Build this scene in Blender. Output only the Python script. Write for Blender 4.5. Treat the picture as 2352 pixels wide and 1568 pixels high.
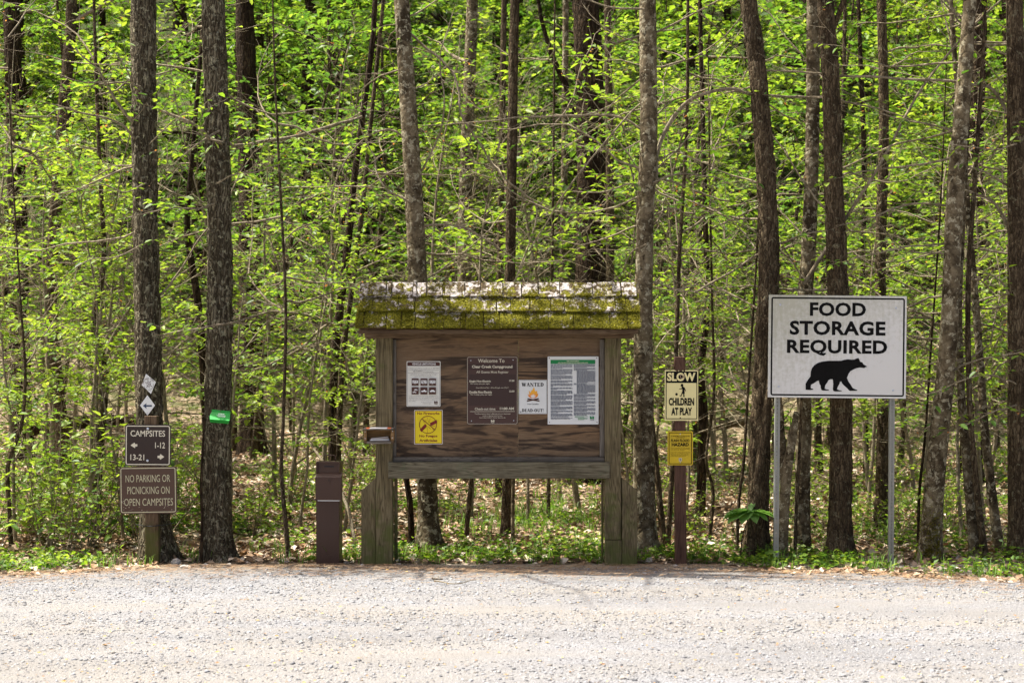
import bpy, bmesh, math
import numpy as np
from mathutils import Vector, Matrix, Euler

SC = bpy.context.scene
for _o in list(bpy.data.objects):
    bpy.data.objects.remove(_o)
COL = SC.collection
R = math.radians

# ------------------------------------------------------------------ camera
LENS = 50.0
F = LENS / 36.0 * 2352.0          # focal length in units of a 2352 px wide frame
D = 12.9                          # camera to the front of the notice board
H = 1.651                         # eye height
HOR = 880.0                       # horizon row
cam = bpy.data.cameras.new('camera')
cam.lens = LENS
cam.sensor_width = 36.0
cam.shift_y = (HOR - 784.0) / 2352.0
cam.clip_end = 2000
cam.dof.use_dof = True
cam.dof.focus_distance = D
cam.dof.aperture_fstop = 3.2
cam_o = bpy.data.objects.new('camera', cam)
cam_o.location = (0, -D, H)
cam_o.rotation_euler = (R(90), 0, 0)
COL.objects.link(cam_o)
SC.camera = cam_o

# ------------------------------------------------------------------ light
SUN = Vector((-0.45, 0.10, 0.885)).normalized()
SUN_EL = math.asin(SUN.z)
SUN_ROT = math.atan2(SUN.x, SUN.y)
world = bpy.data.worlds.new('World')
SC.world = world
world.use_nodes = True
wn = world.node_tree
bg = wn.nodes['Background']
sky = wn.nodes.new('ShaderNodeTexSky')
sky.sky_type = 'NISHITA'
sky.sun_disc = False
sky.sun_elevation = SUN_EL
sky.sun_rotation = SUN_ROT
sky.air_density = 0.45
sky.dust_density = 5.0
sky.ozone_density = 0.0
wn.links.new(sky.outputs[0], bg.inputs[0])
bg.inputs[1].default_value = 0.12
sl = bpy.data.lights.new('sun', 'SUN')
sl.energy = 5.0
sl.angle = R(0.53)
sl.color = (1.0, 0.955, 0.87)
sun_o = bpy.data.objects.new('sun', sl)
sun_o.rotation_euler = (-SUN).to_track_quat('-Z', 'Y').to_euler()
COL.objects.link(sun_o)
SC.view_settings.view_transform = 'Standard'
SC.view_settings.look = 'None'
SC.view_settings.exposure = 1.3
SC.view_settings.gamma = 1.0
SC.view_settings.use_curve_mapping = False
SC.render.engine = 'CYCLES'
SC.cycles.max_bounces = 5
SC.cycles.diffuse_bounces = 3
SC.cycles.transmission_bounces = 4
SC.cycles.use_adaptive_sampling = True
SC.cycles.debug_use_spatial_splits = True
SC.cycles.adaptive_threshold = 0.02
SC.cycles.glossy_bounces = 2
SC.cycles.use_denoising = True
SC.cycles.caustics_reflective = False
SC.cycles.caustics_refractive = False
SC.cycles.sample_clamp_indirect = 6.0

# ------------------------------------------------------------------ numeric helpers
def rs(seed):
    return np.random.default_rng(seed)

def _hash(ix, iy, iz):
    n = (ix.astype(np.uint32) * np.uint32(374761393) + iy.astype(np.uint32) * np.uint32(668265263)
         + iz.astype(np.uint32) * np.uint32(2147483647 & 1274126177))
    n = (n ^ (n >> np.uint32(13))) * np.uint32(1274126177)
    n = n ^ (n >> np.uint32(16))
    return n.astype(np.float64) / 4294967295.0

def vn(p):
    """value noise 0..1 for an (N,3) array"""
    p = np.asarray(p, float)
    i = np.floor(p).astype(np.int64)
    f = p - i
    f = f * f * (3 - 2 * f)
    o = 0
    for dx in (0, 1):
        for dy in (0, 1):
            for dz in (0, 1):
                w = (f[:, 0] if dx else 1 - f[:, 0]) * (f[:, 1] if dy else 1 - f[:, 1]) * (f[:, 2] if dz else 1 - f[:, 2])
                o = o + w * _hash(i[:, 0] + dx + 5000, i[:, 1] + dy + 5000, i[:, 2] + dz + 5000)
    return o

def fbm(p, oct=3):
    p = np.asarray(p, float)
    a, s, o = 0.5, 0, 0
    for k in range(oct):
        o = o + a * vn(p * 2 ** k + 17.3 * k)
        s += a
        a *= 0.5
    return o / s

def gz(x, y):
    """height of the ground"""
    x = np.asarray(x, float); y = np.asarray(y, float)
    s = np.maximum(0.0, y - 13.0 - 0.08 * x)
    z = np.where(y > 0, 0.03 * y, 0.0) + 0.62 * (s - 6 * (1 - np.exp(-s / 6)))
    b = np.clip((y - 0.1) / 2.5, 0, 1)
    n = fbm(np.stack([x.ravel() * 0.55, y.ravel() * 0.55, 0 * x.ravel()], 1), 3).reshape(x.shape) - 0.5
    return z + b * 0.32 * n

def g1(x, y):
    return float(gz(np.array([x]), np.array([y]))[0])

def W(px, py, d=0.0):
    """a point d metres behind the board plane that the 2352-wide frame shows at (px,py)"""
    dist = D + d
    return Vector(((px - 1176.0) / F * dist, d, H - (py - HOR) / F * dist))

def depth_of(py):
    k = (py - HOR) / F
    return (H - k * D) / (k + 0.03)

# ------------------------------------------------------------------ object helpers
def mesh_np(name, V, faces_flat, sizes, tint=None, smooth=False):
    """mesh from numpy arrays: vertices, concatenated corner indices, face sizes"""
    me = bpy.data.meshes.new(name)
    V = np.asarray(V, np.float32)
    ff = np.asarray(faces_flat, np.int32); sz = np.asarray(sizes, np.int32)
    me.vertices.add(len(V)); me.vertices.foreach_set('co', V.ravel())
    me.loops.add(len(ff)); me.loops.foreach_set('vertex_index', ff)
    me.polygons.add(len(sz))
    st = np.concatenate([[0], np.cumsum(sz)[:-1]]).astype(np.int32)
    me.polygons.foreach_set('loop_start', st)
    me.polygons.foreach_set('loop_total', sz)
    if smooth:
        me.polygons.foreach_set('use_smooth', np.ones(len(sz), bool))
    me.update(calc_edges=True)
    if tint is not None:
        a = me.color_attributes.new('tint', 'FLOAT_COLOR', 'POINT')
        c = np.ones((len(V), 4), np.float32); c[:, :3] = tint
        a.data.foreach_set('color', c.ravel())
    return me

class Acc:
    """collects tubes and faces as numpy arrays"""
    def __init__(s):
        s.v = []; s.f = []; s.z = []; s.t = []; s.n = 0
    def add(s, V, faces, tint=None):
        V = np.asarray(V, float)
        faces = np.asarray(faces, int)
        s.v.append(V); s.f.append((faces + s.n).ravel())
        s.z.append(np.full(len(faces), faces.shape[1]))
        s.t.append(np.broadcast_to(np.ones(3) if tint is None else np.asarray(tint), (len(V), 3)))
        s.n += len(V)
    def mesh(s, name, smooth=False, tint=False):
        return mesh_np(name, np.concatenate(s.v), np.concatenate(s.f), np.concatenate(s.z),
                       np.concatenate(s.t) if tint else None, smooth)

def link(name, me, mat, parent=None, loc=None):
    o = bpy.data.objects.new(name, me)
    COL.objects.link(o)
    if mat is not None and me is not None and not me.materials:
        me.materials.append(mat)
    if parent is not None:
        o.parent = parent
    if loc is not None:
        o.location = loc
    return o

def tag(o, label=None, cat=None, group=None, kind=None):
    if label: o['label'] = label
    if cat: o['category'] = cat
    if group: o['group'] = group
    if kind: o['kind'] = kind
    return o

def thing(name, label, cat, loc=(0, 0, 0), rz=0.0, group=None):
    o = bpy.data.objects.new(name, None)
    o.empty_display_size = 0.1
    COL.objects.link(o)
    o.location = loc
    o.rotation_euler = (0, 0, rz)
    return tag(o, label, cat, group)

def box_mesh(name, x0, x1, y0, y1, z0, z1, bev=0.003, jit=0.0, seed=0):
    bm = bmesh.new()
    bmesh.ops.create_cube(bm, size=1.0)
    for v in bm.verts:
        v.co = Vector(((x0 + x1) / 2 + v.co.x * (x1 - x0), (y0 + y1) / 2 + v.co.y * (y1 - y0), (z0 + z1) / 2 + v.co.z * (z1 - z0)))
    if jit:
        r = rs(seed)
        for v in bm.verts:
            v.co += Vector(r.uniform(-jit, jit, 3))
    if bev:
        bmesh.ops.bevel(bm, geom=list(bm.edges), offset=bev, segments=1, affect='EDGES')
    me = bpy.data.meshes.new(name); bm.to_mesh(me); bm.free()
    return me

def box(name, b, mat, parent=None, bev=0.003, jit=0.0, seed=0):
    return link(name, box_mesh(name, *b, bev=bev, jit=jit, seed=seed), mat, parent)

def prism(name, pts, y0, y1, mat, parent=None, bev=0.0):
    """outline in x,z pushed from y0 (front) to y1 (back)"""
    bm = bmesh.new()
    vs = [bm.verts.new((x, y0, z)) for x, z in pts]
    f = bm.faces.new(vs)
    f.normal_update()
    if f.normal.y > 0:
        f.normal_flip()
    if y1 is not None and y1 != y0:
        ret = bmesh.ops.extrude_face_region(bm, geom=[f])
        for e in ret['geom']:
            if isinstance(e, bmesh.types.BMVert):
                e.co.y = y1
        bmesh.ops.recalc_face_normals(bm, faces=bm.faces)
        if bev:
            bmesh.ops.bevel(bm, geom=list(bm.edges), offset=bev, segments=1, affect='EDGES')
    me = bpy.data.meshes.new(name); bm.to_mesh(me); bm.free()
    return link(name, me, mat, parent)

def rrect(x0, x1, z0, z1, r, n=5):
    pts = []
    for cx, cz, a0 in ((x1 - r, z1 - r, 0), (x0 + r, z1 - r, 90), (x0 + r, z0 + r, 180), (x1 - r, z0 + r, 270)):
        for k in range(n + 1):
            a = R(a0 + 90 * k / n)
            pts.append((cx + r * math.cos(a), cz + r * math.sin(a)))
    return pts

def tube_np(P, rad, sides):
    P = np.asarray(P, float); rad = np.asarray(rad, float)
    T = np.gradient(P, axis=0)
    T /= np.linalg.norm(T, axis=1)[:, None] + 1e-9
    m = np.abs(T.mean(0))
    ref = np.zeros(3); ref[int(np.argmin(m))] = 1
    U = np.cross(T, ref); U /= np.linalg.norm(U, axis=1)[:, None] + 1e-9
    Vv = np.cross(T, U)
    a = np.arange(sides) * 2 * math.pi / sides
    ring = P[:, None, :] + rad[:, None, None] * (np.cos(a)[None, :, None] * U[:, None, :] + np.sin(a)[None, :, None] * Vv[:, None, :])
    n = len(P)
    i = np.arange(n - 1)[:, None] * sides; j = np.arange(sides)[None, :]; k = (j + 1) % sides
    Q = np.stack([i + j, i + k, i + sides + k, i + sides + j], -1).reshape(-1, 4)
    return ring.reshape(-1, 3), Q

def spline(P, m):
    """Catmull-Rom resampling of a polyline (N,k) to m points"""
    P = np.asarray(P, float)
    n = len(P)
    Q = np.vstack([2 * P[0] - P[1], P, 2 * P[-1] - P[-2]])
    t = np.linspace(0, n - 1 - 1e-6, m)
    i = t.astype(int); f = (t - i)[:, None]
    p0, p1, p2, p3 = Q[i], Q[i + 1], Q[i + 2], Q[i + 3]
    return 0.5 * ((2 * p1) + (-p0 + p2) * f + (2 * p0 - 5 * p1 + 4 * p2 - p3) * f ** 2 + (-p0 + 3 * p1 - 3 * p2 + p3) * f ** 3)

# ------------------------------------------------------------------ materials
class NT:
    def __init__(s, name):
        s.m = bpy.data.materials.new(name); s.m.use_nodes = True
        s.nt = s.m.node_tree; s.b = s.nt.nodes['Principled BSDF']; s.out = s.nt.nodes['Material Output']
    def n(s, t, **kw):
        nd = s.nt.nodes.new(t)
        for k, v in kw.items(): setattr(nd, k, v)
        return nd
    def put(s, sock, v):
        if isinstance(v, bpy.types.NodeSocket): s.nt.links.new(v, sock)
        elif isinstance(v, (tuple, list)) and len(v) == 3 and sock.type == 'RGBA': sock.default_value = (*v, 1)
        else: sock.default_value = v
    def co(s, scale=(1, 1, 1), which='Object', rot=(0, 0, 0), rand=0.0):
        c = s.n('ShaderNodeTexCoord').outputs[which]
        mp = s.n('ShaderNodeMapping')
        s.put(mp.inputs['Vector'], c)
        mp.inputs['Scale'].default_value = scale; mp.inputs['Rotation'].default_value = rot
        if rand:
            oi = s.n('ShaderNodeObjectInfo').outputs['Random']
            cm = s.n('ShaderNodeCombineXYZ')
            for k in range(3): s.put(cm.inputs[k], s.math('MULTIPLY', oi, rand * (k + 1)))
            s.put(mp.inputs['Location'], cm.outputs[0])
        return mp.outputs[0]
    def noise(s, vec, scale, detail=4, rough=0.55, dist=0.0):
        nd = s.n('ShaderNodeTexNoise')
        s.put(nd.inputs['Vector'], vec)
        nd.inputs['Scale'].default_value = scale; nd.inputs['Detail'].default_value = detail
        nd.inputs['Roughness'].default_value = rough; nd.inputs['Distortion'].default_value = dist
        return nd.outputs['Fac']
    def voro(s, vec, scale, feature='F1', out='Distance'):
        nd = s.n('ShaderNodeTexVoronoi', feature=feature)
        s.put(nd.inputs['Vector'], vec); nd.inputs['Scale'].default_value = scale
        return nd.outputs[out]
    def ramp(s, fac, stops, interp='LINEAR'):
        nd = s.n('ShaderNodeValToRGB'); cr = nd.color_ramp; cr.interpolation = interp
        while len(cr.elements) < len(stops): cr.elements.new(0.5)
        for e, (p, c) in zip(cr.elements, stops):
            e.position = p; e.color = (*c, 1) if isinstance(c, (tuple, list)) else (c, c, c, 1)
        s.put(nd.inputs[0], fac)
        return nd.outputs[0]
    def mix(s, fac, a, b, mode='MIX'):
        nd = s.n('ShaderNodeMix', data_type='RGBA', blend_type=mode)
        s.put(nd.inputs[0], fac); s.put(nd.inputs[6], a); s.put(nd.inputs[7], b)
        return nd.outputs[2]
    def math(s, op, a, b=0.5, clamp=False):
        nd = s.n('ShaderNodeMath', operation=op, use_clamp=clamp)
        s.put(nd.inputs[0], a); s.put(nd.inputs[1], b)
        return nd.outputs[0]
    def xyz(s, vec):
        nd = s.n('ShaderNodeSeparateXYZ'); s.put(nd.inputs[0], vec); return nd.outputs
    def rand(s):
        return s.n('ShaderNodeObjectInfo').outputs['Random']
    def attr(s, name='tint'):
        return s.n('ShaderNodeAttribute', attribute_name=name).outputs['Color']
    def bump(s, h, strength=0.5, dist=0.01):
        nd = s.n('ShaderNodeBump'); nd.inputs['Strength'].default_value = strength; nd.inputs['Distance'].default_value = dist
        s.put(nd.inputs['Height'], h); s.put(s.b.inputs['Normal'], nd.outputs[0])
        return nd.outputs[0]
    def fin(s, col=None, rough=0.8, spec=0.3, metal=0.0):
        if col is not None: s.put(s.b.inputs['Base Color'], col)
        s.put(s.b.inputs['Roughness'], rough)
        s.b.inputs['Specular IOR Level'].default_value = spec
        s.b.inputs['Metallic'].default_value = metal
        return s.m

M = {}
def flat(name, col, rough=0.6, dirt=0.15, spec=0.3, metal=0.0, scale=30):
    """paint, print and metal with a faint uneven wear"""
    s = NT(name)
    v = s.co()
    n = s.noise(v, scale, 5, 0.65)
    n2 = s.noise(v, 4, 3)
    d = s.math('MULTIPLY', s.math('ADD', n, n2), 0.5)
    c = s.mix(s.math('MULTIPLY', s.ramp(d, [(0.35, 1.0), (0.65, 0.0)]), dirt), col, tuple(0.55 * k + 0.02 for k in col))
    M[name] = s.fin(c, rough, spec, metal)
    return M[name]

def leaf_mat(name, trans=0.5, gain=(1.45, 1.4, 1.0)):
    s = NT(name)
    t = s.attr()
    s.put(s.b.inputs['Base Color'], t)
    s.b.inputs['Roughness'].default_value = 0.5
    s.b.inputs['Specular IOR Level'].default_value = 0.35
    tr = s.n('ShaderNodeBsdfTranslucent')
    s.put(tr.inputs[0], s.mix(1.0, t, gain, 'MULTIPLY'))
    mx = s.n('ShaderNodeMixShader'); mx.inputs[0].default_value = trans
    s.put(mx.inputs[1], s.b.outputs[0]); s.put(mx.inputs[2], tr.outputs[0])
    s.nt.links.new(mx.outputs[0], s.out.inputs[0])
    M[name] = s.m
    return s.m

leaf_mat('leaf')
leaf_mat('grass_blade', 0.4)
def _tintmat(name, rough=0.9, spec=0.15):
    s = NT(name); M[name] = s.fin(s.attr(), rough, spec)
_tintmat('dry_leaf', 0.75, 0.2)
_tintmat('stone')
_tintmat('needle')
leaf_mat('moss_tuft', 0.25)

def bark(name, dark, mid, light, lichen, lich_amt, vscale, bumpd, lich_col, stripe=0.22, crack=0.5, stain=0.4):
    """plates split by dark cracks, with stains and lichen"""
    s = NT(name)
    v1 = s.co((1, 1, 1), rand=5.0)
    warp = s.noise(v1, 7, 3)
    sv = s.n('ShaderNodeVectorMath', operation='ADD')
    s.put(sv.inputs[0], s.co((1, 1, stripe), rand=7.0))
    wv = s.n('ShaderNodeCombineXYZ')
    for k in range(3): s.put(wv.inputs[k], s.math('MULTIPLY', warp, 0.06))
    s.put(sv.inputs[1], wv.outputs[0])
    v = sv.outputs[0]
    edge = s.voro(v, vscale, 'DISTANCE_TO_EDGE')
    cell = s.xyz(s.voro(v, vscale, 'F1', 'Color'))[0]
    f = s.noise(s.co((1, 1, stripe * 1.5), rand=7.0), vscale * 2.2, 5, 0.7, 0.5)
    plate = s.math('ADD', s.math('MULTIPLY', f, 0.75), s.math('MULTIPLY', cell, 0.25))
    c = s.ramp(plate, [(0.30, dark), (0.50, mid), (0.74, light)])
    ck = s.ramp(edge, [(0.02, 1.0), (0.16, 0.0)])
    c = s.mix(s.math('MULTIPLY', ck, crack), c, dark)
    big = s.noise(v1, 2.6, 5, 0.65, 0.5)
    c = s.mix(s.ramp(big, [(0.48, 0.0), (0.60, stain)]), c, dark)
    l = s.noise(v1, lichen, 6, 0.65, 0.4)
    la = s.ramp(l, [(1 - lich_amt, 0.0), (1 - lich_amt + 0.03, 1.0)])
    fine = s.noise(v1, 110, 3)
    c = s.mix(s.math('MULTIPLY', la, s.ramp(fine, [(0.35, 0.2), (0.6, 0.9)])), c, lich_col)
    h = s.math('ADD', s.ramp(edge, [(0.0, 0.0), (0.25, 1.0)]), s.math('ADD', s.math('MULTIPLY', f, 0.8), s.math('MULTIPLY', s.noise(v1, 140, 3), 0.35)))
    s.bump(h, 0.9, bumpd)
    M[name] = s.fin(c, 0.94, 0.1)
bark('bark_oak', (0.027, 0.020, 0.011), (0.146, 0.118, 0.074), (0.322, 0.280, 0.185), 24, 0.44, 40, 0.022, (0.395, 0.370, 0.241), 0.20, 0.8)
bark('bark_beech', (0.031, 0.022, 0.012), (0.135, 0.105, 0.062), (0.213, 0.175, 0.110), 17, 0.46, 16, 0.005, (0.374, 0.340, 0.232), 0.7, 0.12, 0.85)
bark('bark_dark', (0.015, 0.009, 0.005), (0.058, 0.038, 0.022), (0.123, 0.087, 0.050), 18, 0.34, 30, 0.022, (0.125, 0.120, 0.073), 0.2, 0.8)
bark('bark_brown', (0.021, 0.014, 0.008), (0.098, 0.070, 0.040), (0.198, 0.152, 0.091), 18, 0.41, 44, 0.012, (0.198, 0.180, 0.112), 0.25, 0.6)
bark('bark_twig', (0.114, 0.090, 0.057), (0.229, 0.190, 0.129), (0.343, 0.295, 0.206), 24, 0.38, 40, 0.003, (0.312, 0.280, 0.206), 0.5, 0.2)

def wood(name, dark, mid, light, axis='z', scale=9, green=None, gr_amt=0.0, rough=0.85, zg=None):
    s = NT(name)
    st = {'x': (0.06, 1, 1), 'z': (1, 1, 0.06), 'y': (1, 0.06, 1)}[axis]
    v = s.co(st, rand=9.0); v1 = s.co(rand=3.0)
    g = s.noise(v, scale * 6, 6, 0.7, 0.3)
    w = s.noise(v, scale * 1.3, 3, 0.5, 1.2)
    rings = s.math('ABSOLUTE', s.math('SINE', s.math('MULTIPLY', w, 45.0)))
    h = s.math('ADD', s.math('MULTIPLY', g, 0.62), s.math('MULTIPLY', rings, 0.30))
    c = s.ramp(h, [(0.25, dark), (0.48, mid), (0.72, light)])
    c = s.mix(s.math('MULTIPLY', s.rand(), 0.35), c, tuple(k * 0.6 for k in mid))
    st2 = s.noise(v1, 3.5, 5, 0.65)
    c = s.mix(s.ramp(st2, [(0.5, 0.0), (0.72, 0.6)]), c, dark)
    if green:
        gn = s.noise(v1, 6, 5, 0.65)
        if zg:
            z = s.xyz(s.co())[2]
            zz = s.math('MULTIPLY', s.math('SUBTRACT', zg[0], z), 1.0 / zg[1], True)
            gn = s.math('ADD', gn, s.math('MULTIPLY', zz, 0.22))
        c = s.mix(s.ramp(gn, [(0.62 - gr_amt, 0.0), (0.80 - gr_amt, 0.75)]), c, green)
    s.bump(h, 0.6, 0.004)
    M[name] = s.fin(c, rough, 0.2)
wood('post_wood', (0.035, 0.027, 0.014), (0.145, 0.112, 0.056), (0.24, 0.196, 0.112), 'z', 7, (0.085, 0.10, 0.022), 0.06, zg=(0.75, 0.75))
wood('beam_wood', (0.04, 0.032, 0.018), (0.135, 0.115, 0.072), (0.215, 0.19, 0.128), 'x', 7, (0.10, 0.13, 0.07), 0.08)
wood('trim_wood', (0.05, 0.04, 0.03), (0.15, 0.128, 0.10), (0.24, 0.21, 0.17), 'x', 10)
wood('fascia_wood', (0.045, 0.026, 0.014), (0.12, 0.076, 0.042), (0.20, 0.14, 0.085), 'x', 8)
wood('side_trim_wood', (0.06, 0.05, 0.04), (0.17, 0.148, 0.12), (0.27, 0.24, 0.20), 'z', 10)
wood('brown_post_wood', (0.035, 0.016, 0.010), (0.085, 0.042, 0.026), (0.12, 0.065, 0.042), 'z', 9, rough=0.7)
wood('mossy_post_wood', (0.04, 0.022, 0.012), (0.11, 0.070, 0.038), (0.17, 0.12, 0.075), 'z', 8, (0.075, 0.085, 0.018), 0.06, zg=(0.75, 0.7))
wood('box_wood', (0.11, 0.055, 0.02), (0.26, 0.15, 0.06), (0.36, 0.23, 0.11), 'x', 10)

def plywood():
    s = NT('plywood')
    fine = s.noise(s.co((0.05, 1, 1), rand=9.0), 150, 5, 0.75)
    c = s.ramp(fine, [(0.3, (0.082, 0.043, 0.018)), (0.52, (0.168, 0.098, 0.047)), (0.78, (0.28, 0.185, 0.10))])
    c = s.mix(s.ramp(s.noise(s.co((0.5, 1, 1), rand=4.0), 2.2, 4, 0.6), [(0.38, 0.0), (0.68, 0.65)]), c, (0.165, 0.118, 0.072))
    w = s.noise(s.co((0.13, 1, 1.0), rand=6.0), 3.2, 4, 0.55, 0.6)
    bands = s.math('ABSOLUTE', s.math('SINE', s.math('MULTIPLY', w, 34.0)))
    mask = s.ramp(s.noise(s.co((0.24, 1, 1.2), rand=8.0), 3.4, 5, 0.65, 0.5), [(0.45, 0.0), (0.56, 1.0)])
    st = s.math('MULTIPLY', s.ramp(bands, [(0.45, 1.0), (0.85, 0.0)]), mask)
    c = s.mix(s.math('MULTIPLY', st, 0.85), c, (0.022, 0.011, 0.005))
    blot = s.ramp(s.noise(s.co((0.16, 1, 1.0), rand=5.0), 6.0, 6, 0.72, 0.6), [(0.54, 0.0), (0.63, 0.85)])
    c = s.mix(blot, c, (0.020, 0.010, 0.005))
    s.bump(s.math('ADD', fine, s.math('MULTIPLY', bands, 0.5)), 0.35, 0.003)
    M['plywood'] = s.fin(c, 0.65, 0.3)
plywood()

def shingle():
    s = NT('shingle_wood')
    v = s.co((1, 1, 0.12), rand=11.0); v1 = s.co(rand=5.0)
    g = s.noise(v, 60, 5, 0.7)
    c = s.ramp(g, [(0.3, (0.16, 0.135, 0.115)), (0.5, (0.44, 0.40, 0.365)), (0.75, (0.66, 0.625, 0.59))])
    st = s.noise(v1, 16, 6, 0.7, 0.5)
    c = s.mix(s.ramp(st, [(0.475, 0.0), (0.515, 1.0)]), c, s.ramp(s.noise(v1, 60, 4), [(0.35, (0.03, 0.022, 0.010)), (0.65, (0.115, 0.085, 0.045))]))
    mo = s.noise(s.co(), 9, 5, 0.7)
    zz = s.xyz(s.co())[2]
    bias = s.math('MULTIPLY', s.math('SUBTRACT', 2.50, zz), 0.55)
    mm = s.math('ADD', mo, bias)
    mc = s.ramp(s.noise(s.co(), 75, 5, 0.7), [(0.36, (0.020, 0.021, 0.002)), (0.5, (0.110, 0.105, 0.009)), (0.68, (0.30, 0.275, 0.03))])
    c = s.mix(s.ramp(mm, [(0.55, 0.0), (0.575, 1.0)]), c, mc)
    s.bump(s.math('ADD', g, s.math('MULTIPLY', s.noise(v1, 140, 4), 1.2)), 0.7, 0.006)
    M['shingle_wood'] = s.fin(c, 0.95, 0.1)
shingle()

def ground_mat():
    s = NT('forest_floor')
    v = s.co()
    cells = s.voro(v, 16, 'F1', 'Color'); cx = s.xyz(cells)
    dcell = s.voro(v, 16, 'F1', 'Distance')
    c = s.ramp(cx[0], [(0.0, (0.075, 0.050, 0.030)), (0.45, (0.21, 0.145, 0.090)), (0.8, (0.34, 0.25, 0.17)), (1.0, (0.44, 0.35, 0.26))])
    n = s.noise(v, 0.8, 4, 0.6)
    c = s.mix(s.ramp(n, [(0.52, 0.0), (0.66, 0.75)]), c, (0.045, 0.078, 0.014))
    # bare trodden soil along the road and greener slope above
    y = s.xyz(v)[1]
    soil = s.ramp(s.noise(v, 30, 5, 0.7), [(0.3, (0.125, 0.105, 0.082)), (0.7, (0.275, 0.248, 0.21))])
    ys = s.math('ADD', y, s.math('MULTIPLY', s.noise(v, 3, 4), 0.5))
    c = s.mix(s.ramp(ys, [(0.20, 1.0), (0.55, 0.0)]), c, soil)
    hill = s.math('MULTIPLY', s.math('SUBTRACT', y, 10.0), 0.05, True)
    c = s.mix(s.math('MULTIPLY', hill, s.ramp(s.noise(v, 0.6, 5, 0.7), [(0.3, 0.7), (0.55, 0.97)])), c, s.ramp(s.noise(v, 2.5, 5, 0.7), [(0.35, (0.022, 0.022, 0.008)), (0.65, (0.04, 0.075, 0.012))]))
    s.bump(s.math('ADD', s.math('MULTIPLY', dcell, 1.0), s.noise(v, 60, 4)), 0.8, 0.02)
    M['forest_floor'] = s.fin(c, 0.95, 0.1)
ground_mat()

def road_mat():
    s = NT('gravel_road')
    v = s.co()
    c1 = s.voro(v, 72, 'F1', 'Color'); d1 = s.voro(v, 72, 'F1', 'Distance')
    c2 = s.voro(v, 170, 'F1', 'Color')
    k = s.xyz(c1)[0]; k2 = s.xyz(c2)[1]
    c = s.ramp(k, [(0.0, (0.071, 0.074, 0.081)), (0.22, (0.163, 0.167, 0.177)), (0.7, (0.230, 0.231, 0.239)), (1.0, (0.321, 0.326, 0.342))])
    c = s.mix(0.5, c, s.ramp(k2, [(0.0, (0.117, 0.112, 0.107)), (0.5, (0.209, 0.205, 0.206)), (1.0, (0.300, 0.300, 0.304))]))
    # packed fines: long soft bands along the road and blotches
    bands = s.noise(s.co((0.10, 0.75, 1)), 1.6, 4, 0.6, 0.4)
    blot = s.noise(s.co((0.6, 1, 1)), 1.3, 5, 0.65)
    pk = s.math('ADD', s.math('MULTIPLY', bands, 0.6), s.math('MULTIPLY', blot, 0.4))
    c = s.mix(s.ramp(pk, [(0.42, 0.0), (0.58, 0.85)]), c, s.ramp(s.noise(v, 220, 4), [(0.3, (0.171, 0.157, 0.137)), (0.7, (0.271, 0.256, 0.236))]))
    c = s.mix(s.ramp(s.noise(s.co((0.25, 1, 1)), 0.9, 4, 0.6), [(0.45, 0.0), (0.70, 0.45)]), c, (0.125, 0.123, 0.124))
    y = s.xyz(v)[1]
    edge = s.math('ADD', y, s.math('MULTIPLY', s.noise(s.co((0.5, 2, 1)), 4, 5, 0.65), 1.3))
    c = s.mix(s.ramp(edge, [(-0.20, 0.0), (0.45, 0.6)]), c, s.ramp(s.noise(v, 60, 5, 0.7), [(0.3, (0.083, 0.070, 0.055)), (0.7, (0.183, 0.161, 0.132))]))
    s.bump(s.math('ADD', s.math('MULTIPLY', d1, -0.8), s.math('MULTIPLY', s.noise(v, 190, 4), 0.5)), 0.8, 0.010)
    M['gravel_road'] = s.fin(c, 0.95, 0.1)
road_mat()

# colours of paint and print
flat('cream_print', (0.72, 0.66, 0.50), 0.5, 0.25)
flat('white_print', (0.82, 0.82, 0.79), 0.5, 0.12)
flat('aged_cream', (0.56, 0.52, 0.33), 0.55, 0.5)
flat('brown_dark_paint', (0.034, 0.020, 0.014), 0.45, 0.2)
flat('brown_paint', (0.088, 0.048, 0.030), 0.5, 0.3)
flat('welcome_brown', (0.072, 0.036, 0.027), 0.45, 0.25)
flat('welcome_patch', (0.050, 0.026, 0.020), 0.5, 0.2)
flat('black_print', (0.006, 0.0055, 0.005), 0.8, 0.2, 0.08)
flat('brown_print', (0.075, 0.026, 0.016), 0.5, 0.1)
flat('maroon_print', (0.20, 0.016, 0.012), 0.5, 0.1)
flat('white_panel', (0.76, 0.76, 0.72), 0.45, 0.18)
flat('white_panel_warm', (0.76, 0.745, 0.66), 0.45, 0.18)
flat('yellow_panel', (0.80, 0.62, 0.012), 0.45, 0.10)
flat('flood_yellow', (0.62, 0.43, 0.012), 0.5, 0.55, scale=60)
flat('slow_yellow', (0.80, 0.70, 0.33), 0.5, 0.16)
flat('green_print', (0.012, 0.22, 0.060), 0.5, 0.1)
flat('navy_print', (0.045, 0.065, 0.11), 0.7, 0.1, 0.1)
flat('grey_print', (0.23, 0.20, 0.17), 0.6, 0.1)
flat('aluminium', (0.62, 0.63, 0.62), 0.4, 0.2, 0.5, 0.3)
flat('galvanised', (0.30, 0.30, 0.265), 0.5, 0.45, 0.4, 0.2, scale=55)
flat('bolt_metal', (0.55, 0.58, 0.62), 0.3, 0.3, 0.5, 0.8)
flat('rusty_bolt', (0.10, 0.05, 0.03), 0.7, 0.4)
flat('tube_brown', (0.058, 0.026, 0.014), 0.42, 0.4, 0.35, scale=90)
flat('black_plastic', (0.012, 0.012, 0.012), 0.5, 0.1)
flat('green_card', (0.010, 0.36, 0.045), 0.4, 0.15, 0.4)
flat('paper', (0.80, 0.79, 0.76), 0.8, 0.1)
flat('orange_print', (0.75, 0.17, 0.05), 0.6, 0.1)
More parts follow.
